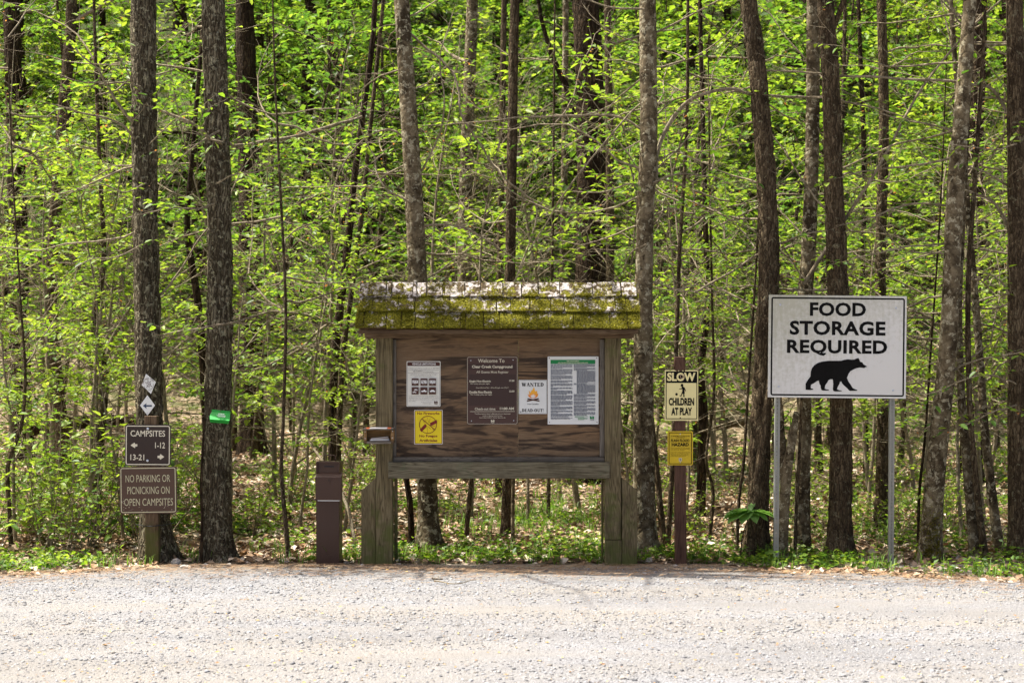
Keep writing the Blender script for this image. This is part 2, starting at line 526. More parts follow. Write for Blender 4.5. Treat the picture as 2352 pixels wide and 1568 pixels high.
flat('rusty_pink', (0.45, 0.30, 0.22), 0.6, 0.2)

def fire_mat():
    s = NT('fire_print')
    z = s.xyz(s.co())[2]
    M['fire_print'] = s.fin(s.ramp(s.math('ADD', s.math('MULTIPLY', z, 6.0), 0.5), [(0.25, (0.62, 0.07, 0.015)), (0.5, (0.80, 0.22, 0.02)), (0.75, (0.85, 0.42, 0.04))]), 0.5)
fire_mat()
def bear_sign():
    s = NT('weathered_white')
    v = s.co()
    n = s.noise(v, 26, 6, 0.75)
    tl = s.math('ADD', s.math('MULTIPLY', s.xyz(v)[2], 0.35), s.math('MULTIPLY', s.xyz(v)[0], -0.18))
    run = s.noise(s.co((1, 1, 0.08)), 40, 4, 0.6)
    a = s.ramp(s.math('ADD', s.math('ADD', s.math('MULTIPLY', n, 0.7), s.math('MULTIPLY', run, 0.3)), tl), [(0.42, 0.0), (0.72, 0.85)])
    c = s.mix(a, (0.66, 0.645, 0.60), (0.40, 0.385, 0.28))
    M['weathered_white'] = s.fin(c, 0.45, 0.35)
bear_sign()
# ================================================================== the setting
def grid_mesh(name, xs, ys, zf, smooth=True):
    X, Y = np.meshgrid(xs, ys)
    Z = zf(X, Y)
    nx, ny = len(xs), len(ys)
    i = np.arange(ny - 1)[:, None] * nx; j = np.arange(nx - 1)[None, :]
    Q = np.stack([i + j, i + j + 1, i + nx + j + 1, i + nx + j], -1).reshape(-1, 4)
    return mesh_np(name, np.stack([X.ravel(), Y.ravel(), Z.ravel()], 1), Q.ravel(), np.full(len(Q), 4), None, smooth)

xs = np.concatenate([np.linspace(-320, -34, 16), np.linspace(-30, -9, 40), np.linspace(-8.8, 8.8, 120), np.linspace(9, 30, 40), np.linspace(34, 320, 16)])
ys = np.concatenate([np.linspace(-320, -40, 12), np.linspace(-36, -1, 20), np.linspace(-0.8, 6, 70), np.linspace(6.2, 40, 90), np.linspace(42, 130, 30)])
ground = link('ground', grid_mesh('ground', xs, ys, gz), M['forest_floor'])
tag(ground, kind='structure')

def road_edge(x):
    x = np.asarray(x, float)
    wob = vn(np.stack([x * 1.7, 0 * x, 0 * x + 3], 1)) - 0.5
    wob2 = vn(np.stack([x * 6.5, 0 * x, 0 * x + 9], 1)) - 0.5
    l = np.clip((-x - 2.9) / 1.7, 0, 1); l = l * l * (3 - 2 * l)
    q = np.clip((x - 1.2) / 3.6, 0, 1); q = q * q * (3 - 2 * q)
    return -0.20 - 0.48 * l - 0.85 * q + 0.26 * wob + 0.12 * wob2

def road():
    xs = np.concatenate([np.linspace(-120, -10, 12), np.linspace(-9.5, 9.5, 190), np.linspace(10, 120, 12)])
    e = road_edge(np.clip(xs, -9, 9))
    rows = np.concatenate([[0, 0.03, 0.08], np.geomspace(0.15, 24, 46)])
    V = []
    for r in rows:
        y = e - r
        z = 0.006 + 0.03 * np.clip(r / 1.5, 0, 1) * 0.6 + 0.03 * (fbm(np.stack([xs * 0.6, y * 0.9, 0 * xs], 1), 3) - 0.5) * np.clip(r / 0.8, 0, 1)
        V.append(np.stack([xs, y, z], 1))
    V = np.concatenate(V)
    nx, ny = len(xs), len(rows)
    i = np.arange(ny - 1)[:, None] * nx; j = np.arange(nx - 1)[None, :]
    Q = np.stack([i + j, i + nx + j, i + nx + j + 1, i + j + 1], -1).reshape(-1, 4)
    return mesh_np('road', V, Q.ravel(), np.full(len(Q), 4), None, True)
road_o = link('road', road(), M['gravel_road'])
tag(road_o, kind='structure')

# ================================================================== notice board
S0 = D / F                       # metres per frame pixel at the board plane
def X(px): return (px - 1176.0) * S0
def Z(py): return H - (py - HOR) * S0

kx = X(1145)
kiosk = thing('information_kiosk', 'weathered wooden campground notice board under a small mossy shingled roof', 'notice board', (kx, 0, 0))
def KB(name, x0, x1, y0, y1, zt, zb, mat, bev=0.004, jit=0.0015, seed=1, parent=None):
    return box(name, (X(x0) - kx, X(x1) - kx, y0, y1, Z(zb), Z(zt)), M[mat], parent or kiosk, bev, jit, seed)
PT = 0.145
KB('post', 863, 901.5, 0, PT, 772, 1303, 'post_wood', seed=2)
KB('post', 1389.6, 1426.5, 0, PT, 772, 1239, 'post_wood', seed=3)
KB('post_foot', 1390.5, 1428, 0, PT, 1240.2, 1303, 'post_wood', seed=4)
def buttress(side):
    if side < 0: p = [(829.5, 1303), (862.3, 1303), (862.3, 1097), (829.5, 1127)]
    else: p = [(1428.9, 1303), (1464, 1303), (1464, 1127), (1441, 1106), (1428.9, 1098)]
    return prism('buttress', [(X(a) - kx, Z(b)) for a, b in p], 0.004, PT - 0.004, M['post_wood'], kiosk, 0.004)
buttress(-1); buttress(1)
KB('panel', 901.6, 1190.2, 0.075, 0.093, 776, 1056, 'plywood', 0.001, 0)
KB('panel', 1190.6, 1389.4, 0.0758, 0.093, 776, 1056, 'plywood', 0.001, 0)
KB('side_trim', 901.7, 909, 0.045, 0.0745, 779, 1049.5, 'side_trim_wood')
KB('side_trim', 1378.5, 1389.3, 0.045, 0.0745, 779, 1049.5, 'side_trim_wood', seed=5)
KB('bottom_trim', 901.7, 1389.3, 0.028, 0.0745, 1050, 1060.5, 'trim_wood')
KB('lower_beam', 892.5, 1400, -0.040, -0.0005, 1060.5, 1098, 'beam_wood', seed=6)
KB('lower_beam', 902.2, 1388.9, 0.08, 0.118, 1060.8, 1099, 'beam_wood', seed=7)
KB('back_stud', 902.4, 910.5, 0.12, 0.165, 1100, 1292, 'post_wood', seed=8)
KB('back_stud', 1383, 1388.6, 0.12, 0.165, 1100, 1292, 'post_wood', seed=9)
KB('top_beam', 838, 1455, -0.035, -0.002, 762.5, 776.5, 'fascia_wood', seed=10)
KB('top_beam', 838, 1455, PT + 0.002, PT + 0.036, 762.5, 776.5, 'fascia_wood', seed=11)

# roof: two slopes of shingles over boards
RC = PT / 2
RIDGE = Z(650) + 0.005
EAVE_Y, EAVE_Z = -0.235, Z(757)
pitch = math.atan2(RIDGE - EAVE_Z, RC - EAVE_Y)
slope_len = math.hypot(RIDGE - EAVE_Z, RC - EAVE_Y)
def slope_pt(x, u, h, side=-1):
    """u along the slope from the eave, h proud of the boards; side -1 faces the road"""
    y = EAVE_Y + u * math.cos(pitch) - h * math.sin(pitch)
    z = EAVE_Z + u * math.sin(pitch) + h * math.cos(pitch)
    if side > 0: y = 2 * RC - y
    return (x, y, z)
XL, XR = X(826.5) - kx, X(1463.5) - kx
def slab(name, x0, x1, u0, u1, h0, h1, mat, parent, side=-1, jit=0.0, seed=0, tilt=0.0, bev=0.002):
    r = rs(seed)
    P = []
    for u, ha, hb in ((u0, h0[0], h1[0]), (u1, h0[1], h1[1])):
        for x in (x0, x1):
            for h in (ha, hb):
                j = r.uniform(-jit, jit, 3) if jit else (0, 0, 0)
                P.append(slope_pt(x + j[0], u + j[1] + tilt * (x - x0), h + 0.5 * j[2], side))
    # order: u0x0h0,u0x0h1,u0x1h0,u0x1h1,u1x0h0,...
    Fc = [(0, 2, 3, 1), (4, 5, 7, 6), (0, 1, 5, 4), (2, 6, 7, 3), (1, 3, 7, 5), (0, 4, 6, 2)]
    bm = bmesh.new(); vs = [bm.verts.new(p) for p in P]
    for f in Fc: bm.faces.new([vs[i] for i in f])
    bmesh.ops.recalc_face_normals(bm, faces=bm.faces)
    if bev: bmesh.ops.bevel(bm, geom=list(bm.edges), offset=bev, segments=1, affect='EDGES')
    me = bpy.data.meshes.new(name); bm.to_mesh(me); bm.free()
    return link(name, me, mat, parent)
roof = slab('roof', XL + 0.02, XR - 0.02, 0.02, slope_len - 0.012, (-0.03, -0.03), (-0.004, -0.004), M['fascia_wood'], kiosk)
slab('back_slope', XL + 0.02, XR - 0.02, 0.02, slope_len - 0.012, (-0.03, -0.03), (-0.004, -0.004), M['fascia_wood'], roof, side=1)
KB('eave_board', 830, 1461, EAVE_Y + 0.012, EAVE_Y + 0.034, 759, 768.5, 'fascia_wood', parent=roof, seed=12)
for a, b in ((830.5, 841), (1450, 1460.5)):     # sloping end boards under the shingles
    slab('end_board', X(a) - kx, X(b) - kx, 0.03, slope_len - 0.05, (-0.085, -0.085), (-0.0325, -0.0325), M['fascia_wood'], roof, bev=0.002)
    slab('end_board', X(a) - kx, X(b) - kx, 0.03, slope_len - 0.05, (-0.085, -0.085), (-0.0325, -0.0325), M['fascia_wood'], roof, side=1, bev=0.002)
rows = [
    [50, 112, 295, 408, 522, 640, 745, 880, 918, 1060, 1185, 1375, 1480, 1570, 1770, 1900, 2055, 2195, 2302],
    [58, 172, 380, 510, 645, 785, 958, 1160, 1275, 1420, 1590, 1700, 1850, 1970, 2105, 2190, 2300],
    [60, 275, 320, 488, 520, 600, 728, 745, 905, 1030, 1212, 1360, 1495, 1668, 1780, 1928, 2160, 2286]]
EXPO = slope_len / 3.0
SH = []
r_ = rs(21)
for k, row in enumerate(rows):
    for i in range(len(row) - 1):
        x0 = X(808.3 + row[i] * 0.2864) - kx; x1 = X(808.3 + row[i + 1] * 0.2864) - kx
        u0 = k * EXPO - (0.012 if k == 0 else 0.0) + r_.uniform(-0.009, 0.005)
        u1 = min((k + 1.30) * EXPO, slope_len + r_.uniform(-0.004, 0.014)) if k < 2 else slope_len + r_.uniform(-0.006, 0.018)
        t = 0.014 + r_.uniform(-0.005, 0.007)
        g = r_.uniform(0.002, 0.006)
        b = 0.020 if k < 2 else 0.017
        o = slab('shingle', x0 + g, x1 - g, u0, u1, (b - 0.003 + 0.002 * (i % 2), 0.0), (b + t, 0.0075), M['shingle_wood'], roof, jit=0.0035, seed=100 * k + i, tilt=r_.uniform(-0.05, 0.05))
        SH.append((x0 + g, x1 - g, u0, (k + 1) * EXPO, b + t, u1))
        slab('back_shingle', x0 + g, x1 - g, u0, u1, (b - 0.003 + 0.002 * (i % 2), 0.0), (b + t, 0.0075), M['shingle_wood'], roof, side=1, jit=0.002, seed=900 + 100 * k + i, bev=0)

# moss cushions on the shingles: thousands of tiny sprigs
def moss():
    r = rs(5)
    n = 40000
    T = np.array(SH)[r.integers(0, len(SH), n)]
    x0, x1, u0, u1, h, ut = T.T
    x = x0 + (x1 - x0) * r.random(n); u = u0 + (u1 - u0) * r.random(n)
    low = r.random(n) < 0.22
    u = np.where(low, u0 + np.abs(r.normal(0, 0.008, n)), u)
    m = fbm(np.stack([x * 7 + 3, u * 8, 0 * x + 1], 1), 3)
    row = np.clip(np.round(u0 / EXPO), 0, 2).astype(int)
    k = m > np.array([0.36, 0.44, 0.57])[row] + r.normal(0, 0.03, n)
    x, u, u0, h, ut = x[k], u[k], u0[k], h[k], ut[k]; n = len(x)
    hh = h + (0.0075 - h) * (u - u0) / np.maximum(0.05, ut - u0)
    s = r.uniform(0.006, 0.019, n); an = r.uniform(0, 6.28, n)
    def sp(x, u, h): return np.stack([x, EAVE_Y + u * math.cos(pitch) - h * math.sin(pitch), EAVE_Z + u * math.sin(pitch) + h * math.cos(pitch)], 1)
    p = sp(x, u, hh - 0.001); q = sp(x + s * 0.6 * np.cos(an), u + s * 0.6 * np.sin(an), hh - 0.001)
    tip = sp(x + r.normal(0, 0.5, n) * s, u - np.abs(r.normal(0, 0.5, n)) * s, hh + s * r.uniform(0.35, 0.95, n))
    w = r.random((n, 1)); g = fbm(np.stack([x * 4, u * 4, 0 * x + 7], 1), 2)[:, None]
    c = (np.array([[0.065, 0.064, 0.005]]) * (1 - w) + np.array([[0.40, 0.37, 0.04]]) * w) * (0.6 + 0.9 * g)
    me = mesh_np('moss', np.stack([p, q, tip], 1).reshape(-1, 3), np.arange(n * 3), np.full(n, 3), np.repeat(c, 3, 0))
    o = link('moss', me, M['moss_tuft'], roof)
    o['kind'] = 'stuff'
moss()

# ================================================================== sign making
def crop(x0, y0, sc):
    return lambda u, v: (x0 + u * sc, y0 + v * sc)
C2 = crop(918.75, 784.0, 0.20829)
C4 = crop(1727.25, 649.25, 0.19529)
C5 = crop(1494.5, 796.25, 0.19522)
C3 = crop(245.0, 833.0, 0.31256)
CV = crop(927.9, 820.75, 0.07421)
CF = crop(943.25, 937.1, 0.05469)
CS = crop(1255.6, 814.6, 0.10551)
CD = crop(318.5, 851.4, 0.06643)
CG = crop(471.6, 924.9, 0.03515)
CB = crop(826.9, 967.75, 0.06836)

class Sign:
    def __init__(s, name, label, cat, cx, cy, d, conv, rot=0.0, group=None):
        s.c = (cx, cy); s.k = (D + d) / F; s.conv = conv; s.lay = 0.0
        p = W(cx, cy, d)
        s.o = thing(name, label, cat, p)
        s.o.rotation_euler = (0, R(rot), 0)
        s.rot = rot
    def P(s, u, v):
        a, b = s.conv(u, v)
        return ((a - s.c[0]) * s.k, -(b - s.c[1]) * s.k)
    def up(s, step=0.0003):
        s.lay -= step
        return s.lay
    def panel(s, u0, u1, v0, v1, r, mat, t=0.003, name='panel'):
        x0, z1 = s.P(u0, v0); x1, z0 = s.P(u1, v1)
        s.rect = (x0, x1, z0, z1)
        o = prism(name, rrect(x0, x1, z0, z1, max(0.0005, r)), 0, t, M[mat], s.o)
        s.lay = -0.0006
        return o
    def ring(s, u0, u1, v0, v1, r, w, mat, name='border', parent=None):
        x0, z1 = s.P(u0, v0); x1, z0 = s.P(u1, v1)
        a = rrect(x0, x1, z0, z1, r); b = rrect(x0 + w, x1 - w, z0 + w, z1 - w, max(0.0004, r - w))
        n = len(a); y = s.up()
        V = [(p[0], y, p[1]) for p in a + b]
        Q = [(i, i + n, (i + 1) % n + n, (i + 1) % n) for i in range(n)]
        return s.raw(name, V, Q, mat, parent)
    def raw(s, name, V, Fc, mat, parent=None):
        me = bpy.data.meshes.new(name); me.from_pydata(V, [], Fc); me.update()
        return link(name, me, M[mat], parent or s.o)
    def fill(s, u0, u1, v0, v1, mat, r=0.0005, name='patch', parent=None):
        x0, z1 = s.P(u0, v0); x1, z0 = s.P(u1, v1)
        y = s.up()
        return s.raw(name, [(a, y, b) for a, b in rrect(x0, x1, z0, z1, r, 3)], [tuple(range(16))], mat, parent)
    def poly(s, pts, mat, name='emblem', parent=None, smooth=0):
        q = [s.P(*p) for p in pts]
        if smooth:
            c = np.array(q + [q[0]])
            q = [tuple(t) for t in spline(np.vstack([c]), smooth)[:-1]]
        y = s.up()
        bm = bmesh.new()
        vs = [bm.verts.new((a, y, b)) for a, b in q]
        es = [bm.edges.new((vs[i], vs[(i + 1) % len(vs)])) for i in range(len(vs))]
        bmesh.ops.triangle_fill(bm, use_beauty=True, use_dissolve=False, edges=es)
        me = bpy.data.meshes.new(name); bm.to_mesh(me); bm.free()
        return link(name, me, M[mat], parent or s.o)
    def line(s, a, b, w, mat, name='stroke', parent=None):
        """straight stroke between two crop points, w crop px wide"""
        dx, dy = b[0] - a[0], b[1] - a[1]; L = math.hypot(dx, dy) or 1
        nx, ny = -dy / L * w / 2, dx / L * w / 2
        return s.poly([(a[0] + nx, a[1] + ny), (b[0] + nx, b[1] + ny), (b[0] - nx, b[1] - ny), (a[0] - nx, a[1] - ny)], mat, name, parent)
    def circle(s, u, v, r, mat, w=None, name='disc', parent=None, n=36):
        if w is None:
            return s.poly([(u + r * math.cos(2 * math.pi * k / n), v + r * math.sin(2 * math.pi * k / n)) for k in range(n)], mat, name, parent)
        y = s.up(); V = []; 
        for rr in (r, r - w):
            for k in range(n):
                p = s.P(u + rr * math.cos(2 * math.pi * k / n), v + rr * math.sin(2 * math.pi * k / n)); V.append((p[0], y, p[1]))
        return s.raw(name, V, [(i, i + n, (i + 1) % n + n, (i + 1) % n) for i in range(n)], mat, parent)
    def text(s, body, u0, u1, v0, v1, mat, bold=0.0, shear=0.0, name='lettering', parent=None, sp=1.0):
        """one line of lettering fitted to a box; v0..v1 is the extent of the line's own glyphs"""
        me = text_me(body, bold, shear, sp)
        n = len(me.vertices); co = np.empty(n * 3, np.float32); me.vertices.foreach_get('co', co); co = co.reshape(-1, 3)
        x0, z1 = s.P(u0, v0); x1, z0 = s.P(u1, v1)
        lo = co.min(0); hi = co.max(0); y = s.up()
        out = np.empty_like(co)
        out[:, 0] = x0 + (co[:, 0] - lo[0]) / max(1e-6, hi[0] - lo[0]) * (x1 - x0)
        out[:, 2] = z0 + (co[:, 1] - lo[1]) / max(1e-6, hi[1] - lo[1]) * (z1 - z0)
        out[:, 1] = y
        me.vertices.foreach_set('co', out.ravel()); me.update()
        return link(name, me, M[mat], parent or s.o)
    def bolt(s, u, v, r=0.006, mat='bolt_metal', name='bolt'):
        x, z = s.P(u, v)
        bm = bmesh.new()
        bmesh.ops.create_uvsphere(bm, u_segments=10, v_segments=6, radius=r)
        for q in bm.verts: q.co = Vector((x + q.co.x, q.co.y * 0.45 - 0.0012, z + q.co.z))
        me = bpy.data.meshes.new(name); bm.to_mesh(me); bm.free()
        return link(name, me, M[mat], s.o)

def text_me(body, bold=0.0, shear=0.0, sp=1.0):
    cu = bpy.data.curves.new('lettering', 'FONT')
    cu.body = body; cu.size = 1.0; cu.offset = bold; cu.shear = shear; cu.resolution_u = 3; cu.space_character = sp
    ob = bpy.data.objects.new('lettering', cu)
    me = bpy.data.meshes.new_from_object(ob)
    bpy.data.objects.remove(ob); bpy.data.curves.remove(cu)
    return me

# serif capitals for the campfire poster: polygons in a 1 x 1 cell
def ring_poly(cx, cy, rx, ry, tx, ty, a0=0, a1=360, n=20):
    o = [(cx + rx * math.cos(R(a0 + (a1 - a0) * k / n)), cy + ry * math.sin(R(a0 + (a1 - a0) * k / n))) for k in range(n + 1)]
    i = [(cx + (rx - tx) * math.cos(R(a0 + (a1 - a0) * k / n)), cy + (ry - ty) * math.sin(R(a0 + (a1 - a0) * k / n))) for k in range(n + 1)]
    return [[o[k], o[k + 1], i[k + 1], i[k]] for k in range(n)]
def bar(x0, y0, x1, y1, w):
    return [(x0 - w / 2, y0), (x0 + w / 2, y0), (x1 + w / 2, y1), (x1 - w / 2, y1)]
def rc(x0, y0, x1, y1): return [(x0, y0), (x1, y0), (x1, y1), (x0, y1)]
SERIF = {
    'W': (1.30, [bar(0.12, 1, 0.40, 0, 0.27), bar(0.66, 1, 0.40, 0, 0.12), bar(0.60, 1, 0.90, 0, 0.27), bar(1.2, 1, 0.90, 0, 0.12), rc(0, 0.95, 0.3, 1), rc(0.46, 0.95, 0.78, 1), rc(1.06, 0.95, 1.3, 1)]),
    'A': (0.95, [bar(0.12, 0, 0.46, 1, 0.12), bar(0.80, 0, 0.46, 1, 0.27), rc(0.25, 0.30, 0.68, 0.37), rc(0, 0, 0.26, 0.05), rc(0.6, 0, 0.95, 0.05)]),
    'N': (0.98, [rc(0.10, 0, 0.22, 1), bar(0.14, 1, 0.82, 0, 0.27), rc(0.78, 0, 0.86, 1), rc(0, 0, 0.32, 0.05), rc(0, 0.95, 0.2, 1), rc(0.66, 0.95, 0.98, 1)]),
    'T': (0.86, [rc(0.30, 0, 0.56, 1), rc(0.02, 0.93, 0.84, 1), rc(0.0, 0.74, 0.06, 0.98), rc(0.80, 0.74, 0.86, 0.98), rc(0.2, 0, 0.66, 0.05)]),
    'E': (0.84, [rc(0.10, 0, 0.36, 1), rc(0, 0, 0.78, 0.12), rc(0, 0.93, 0.74, 1), rc(0.3, 0.47, 0.56, 0.54), rc(0.76, 0, 0.82, 0.28), rc(0.70, 0.74, 0.76, 1), rc(0.52, 0.36, 0.58, 0.66)]),
    'D': (0.92, [rc(0.10, 0, 0.36, 1), rc(0, 0, 0.4, 0.06), rc(0, 0.94, 0.4, 1)] + ring_poly(0.38, 0.5, 0.52, 0.5, 0.27, 0.12, -90, 90)),
    'O': (0.98, ring_poly(0.48, 0.5, 0.48, 0.52, 0.27, 0.12)),
    'U': (0.94, [rc(0.12, 0.34, 0.32, 1), rc(0.74, 0.34, 0.82, 1), rc(0, 0.95, 0.44, 1), rc(0.62, 0.95, 0.94, 1)] + ring_poly(0.47, 0.34, 0.35, 0.36, 0.22, 0.14, 180, 360)),
    '-': (0.42, [rc(0.04, 0.28, 0.36, 0.38)]),
    '!': (0.36, [[(0.1, 1), (0.26, 1), (0.21, 0.28), (0.15, 0.28)], rc(0.1, 0, 0.26, 0.15)]),
}
def serif_text(s, body, u0, u1, v0, v1, mat):
    tot = sum(SERIF[c][0] + 0.08 for c in body) - 0.08
    V = []; Fc = []; x = 0.0
    y0 = s.up(); k = 0
    for c in body:
        w, polys = SERIF[c]
        for p in polys:
            k += 1
            b = len(V)
            for a, q in p:
                X_, Z_ = s.P(u0 + (x + a) / tot * (u1 - u0), v1 + q * (v0 - v1))
                V.append((X_, y0 - 0.00004 * (k % 9), Z_))
            Fc.append(tuple(range(b, b + len(p))))
        x += w + 0.08
    s.up()
    return s.raw('lettering', V, Fc, mat)

def logo(s, u, v, w, mat, textmat):
    """small emblem: pines and a bright path over the word below it"""
    h = w * 0.75
    q = [(u, v + h), (u, v + 0.15 * h), (u + 0.08 * w, v), (u + 0.16 * w, v + 0.3 * h), (u + 0.24 * w, v + 0.1 * h), (u + 0.32 * w, v + 0.42 * h), (u + 0.46 * w, v + 0.5 * h),
         (u + 0.62 * w, v + 0.3 * h), (u + 0.8 * w, v + 0.36 * h), (u + 0.86 * w, v + 0.15 * h), (u + w, v + 0.25 * h), (u + w, v + h), (u + 0.72 * w, v + h), (u + 0.6 * w, v + 0.78 * h), (u + 0.42 * w, v + 0.72 * h), (u + 0.5 * w, v + 0.9 * h), (u + 0.3 * w, v + h)]
    s.poly(q, mat, 'logo')
    s.circle(u + 0.7 * w, v + 0.05 * h, 0.07 * w, textmat, n=10, name='logo')
    s.text('vista', u, u + w, v + 1.05 * h, v + 1.42 * h, textmat, 0.03)

def word_lines(s, u0, u1, vs, h, mat, seed, last=0.8, name='fine_print', w0=4.0):
    """illegible small print: dashes of word length"""
    r = rs(seed); V = []; Fc = []; y = s.up()
    for i, v in enumerate(vs):
        end = u1 if i < len(vs) - 1 else u0 + (u1 - u0) * last
        u = u0
        while u < end - w0:
            L = min(r.uniform(1.3, 4.4) * h * 1.5, end - u)
            b = len(V)
            for a, q in ((u, v + h), (u + L, v + h), (u + L, v), (u, v)):
                X_, Z_ = s.P(a, q); V.append((X_, y, Z_))
            Fc.append((b, b + 1, b + 2, b + 3))
            u += L + h * 0.9
    o = s.raw(name, V, Fc, mat)
    o['kind'] = 'stuff'
    return o

# ------------------------------------------------------------------ bear sign
bear = Sign('food_storage_sign', 'large white food storage sign with a black bear on two steel posts', 'sign', 1923, 797, 0.0, C4, rot=0.62)
bear.panel(192, 1815, 150, 1353, 0.004, 'weathered_white', 0.004)
bear.ring(222, 1793, 175, 1332, 0.020, 0.0145, 'black_print')
bear.text('FOOD', 676, 1335, 232, 394, 'black_print', 0.035, sp=1.04)
bear.text('STORAGE', 441, 1568, 450, 618, 'black_print', 0.035, sp=1.06)
bear.text('REQUIRED', 411, 1590, 672, 860, 'black_print', 0.035, sp=1.06)
BEAR = [(636, 1262), (634, 1190), (660, 1145), (690, 1105), (694, 1050), (706, 1008), (735, 972), (775, 945), (830, 928), (900, 918), (980, 917), (1050, 916), (1090, 904), (1130, 897),
        (1170, 902), (1205, 900), (1222, 890), (1252, 881), (1268, 908), (1272, 924), (1300, 932), (1312, 955), (1352, 978), (1350, 985), (1330, 990), (1322, 1000), (1295, 995), (1270, 993),
        (1225, 1003), (1190, 1020), (1160, 1038), (1140, 1065), (1128, 1098), (1120, 1115), (1138, 1158), (1165, 1195), (1190, 1235), (1225, 1252), (1245, 1256), (1240, 1266), (1160, 1269), (1146, 1262),
        (1120, 1235), (1085, 1205), (1062, 1180), (1055, 1160), (1040, 1162), (1032, 1190), (1012, 1225), (1004, 1252), (1035, 1262), (1060, 1266), (1058, 1274), (985, 1278), (962, 1272), (955, 1250),
        (960, 1190), (953, 1135), (930, 1134), (906, 1142), (892, 1170), (866, 1205), (860, 1245), (880, 1254), (905, 1255), (912, 1266), (840, 1268), (822, 1262), (812, 1235), (812, 1210),
        (798, 1192), (790, 1160), (786, 1150), (765, 1160), (730, 1185), (700, 1200), (694, 1225), (698, 1244), (722, 1248), (728, 1258), (690, 1264)]
bear.poly(BEAR, 'black_print', 'bear_silhouette')
for u, v in ((327, 267), (1688, 290), (318, 1228), (1664, 1258)):
    bear.bolt(u, v, 0.0105)
def perforated_post(px_top, px_bot, w, ptop, pbot, name='post'):
    """square steel tube whose front and back walls are drilled every 25 mm"""
    a = W(px_top, ptop, 0.03); b = W(px_bot, pbot, 0.03)
    Ls = (a - b).length; n = int(Ls / 0.0318); st = Ls / n
    hw = w / 2; hr = 0.0072
    V = []; Fc = []
    k = 8
    for face_y in (0.006, 0.050):
        for i in range(n):
            z0 = i * st; z1 = z0 + st; zc = (z0 + z1) / 2
            base = len(V)
            for q in range(k):
                an = math.pi / 4 * q + math.pi / 8
                V.append((hr * math.cos(an), face_y, zc + hr * math.sin(an)))
            V += [(hw, face_y, z1), (-hw, face_y, z1), (-hw, face_y, z0), (hw, face_y, z0)]
            c = base + k
            for q in ((c, c + 1, base + 2, base + 1), (c + 1, c + 2, base + 4, base + 3), (c + 2, c + 3, base + 6, base + 5), (c + 3, c, base, base + 7),
                      (c, base + 1, base), (c + 1, base + 3, base + 2), (c + 2, base + 5, base + 4), (c + 3, base + 7, base + 6)):
                Fc.append(q)
    b0 = len(V)
    V += [(-hw, 0.006, 0), (-hw, 0.05, 0), (-hw, 0.05, Ls), (-hw, 0.006, Ls), (hw, 0.006, 0), (hw, 0.05, 0), (hw, 0.05, Ls), (hw, 0.006, Ls)]
    Fc += [(b0, b0 + 1, b0 + 2, b0 + 3), (b0 + 4, b0 + 7, b0 + 6, b0 + 5)]
    me = bpy.data.meshes.new(name); me.from_pydata(V, [], Fc); me.update()
    o = link(name, me, M['galvanised'])
    o.parent = bear.o
    mw = Matrix.Translation(b) @ Matrix.Rotation(math.atan2((a - b).x, (a - b).z), 4, 'Y')
    o.matrix_local = (Matrix.Translation(bear.o.location) @ Euler(bear.o.rotation_euler).to_matrix().to_4x4()).inverted() @ mw
    return o
perforated_post(1788.5, 1783, 0.0445, 700, 1309, 'post')
perforated_post(2051.5, 2047.5, 0.0445, 700, 1321, 'post')

# ------------------------------------------------------------------ brown posts and their signs
def wood_post(name, label, x0t, x1t, x0b, x1b, ptop, pbot, d, th, mat):
    t = thing(name, label, 'post', (W((x0b + x1b) / 2, 1298, d).x, d, 0))
    k = (D + d) / F
    cx = (x0b + x1b) / 2
    P = [((x0b - cx) * k, Z(pbot)), ((x1b - cx) * k, Z(pbot)), ((x1t - cx) * k, Z(ptop)), ((x0t - cx) * k, Z(ptop))]
    prism('upright', P, 0, th, M[mat], t, 0.004)
    return t
SP = 0.012
slow_post = wood_post('sign_post', 'brown painted wooden post carrying the two yellow signs', 1550, 1573.7, 1551.5, 1577.5, 819, 1306, SP, 0.09, 'brown_post_wood')
camp_post = wood_post('sign_post', 'mossy wooden post strapped to the oak trunk under two brown signs', 331.5, 360, 333, 364.5, 955, 1303, SP, 0.09, 'mossy_post_wood')

slow = Sign('children_sign', 'faded yellow slow children at play sign with a chewed top edge', 'sign', 1564.7, 907, 0.004, C5, rot=0.15)
x0s, z1s = slow.P(165, 273); x1s, z0s = slow.P(559, 868)
r_ = rs(31)
topz = []
for k in range(25):
    u = 559 - (559 - 165) * k / 24
    dv = 0
    if 285 < u < 410: dv = r_.choice([0, 8, 22, 30, 12])
    elif 225 < u < 240 or u > 535: dv = r_.choice([0, 6, 10])
    topz.append(slow.P(u, 273 + dv))
prism('panel', [(x0s, z0s), (x1s, z0s)] + topz, 0, 0.003, M['slow_yellow'], slow.o); slow.lay = -0.0006
slow.fill(178, 542, 290, 424, 'black_print', name='header_band')
slow.ring(178, 547, 288, 850, 0.002, 0.0068, 'black_print')
slow.text('SLOW', 192, 527, 303, 404, 'slow_yellow', 0.045)
CHILD = [(352, 458), (356, 440), (368, 433), (382, 440), (384, 456), (378, 468), (392, 472), (402, 484), (408, 500), (416, 515), (411, 523), (402, 512), (396, 500), (399, 522), (400, 545), (395, 562), (400, 580),
         (402, 588), (378, 588), (384, 575), (382, 552), (378, 548), (370, 562), (362, 576), (362, 586), (338, 576), (340, 571), (354, 571), (362, 548), (372, 520), (372, 496), (360, 498), (336, 500), (333, 494), (352, 490), (366, 482), (364, 468), (354, 466)]
slow.poly(CHILD, 'black_print', 'child_silhouette')
slow.circle(304, 558, 15, 'black_print', name='ball_silhouette', n=20)
slow.text('CHILDREN', 213, 511, 600, 690, 'black_print', 0.04)
slow.text('AT PLAY', 243, 486, 714, 804, 'black_print', 0.04)
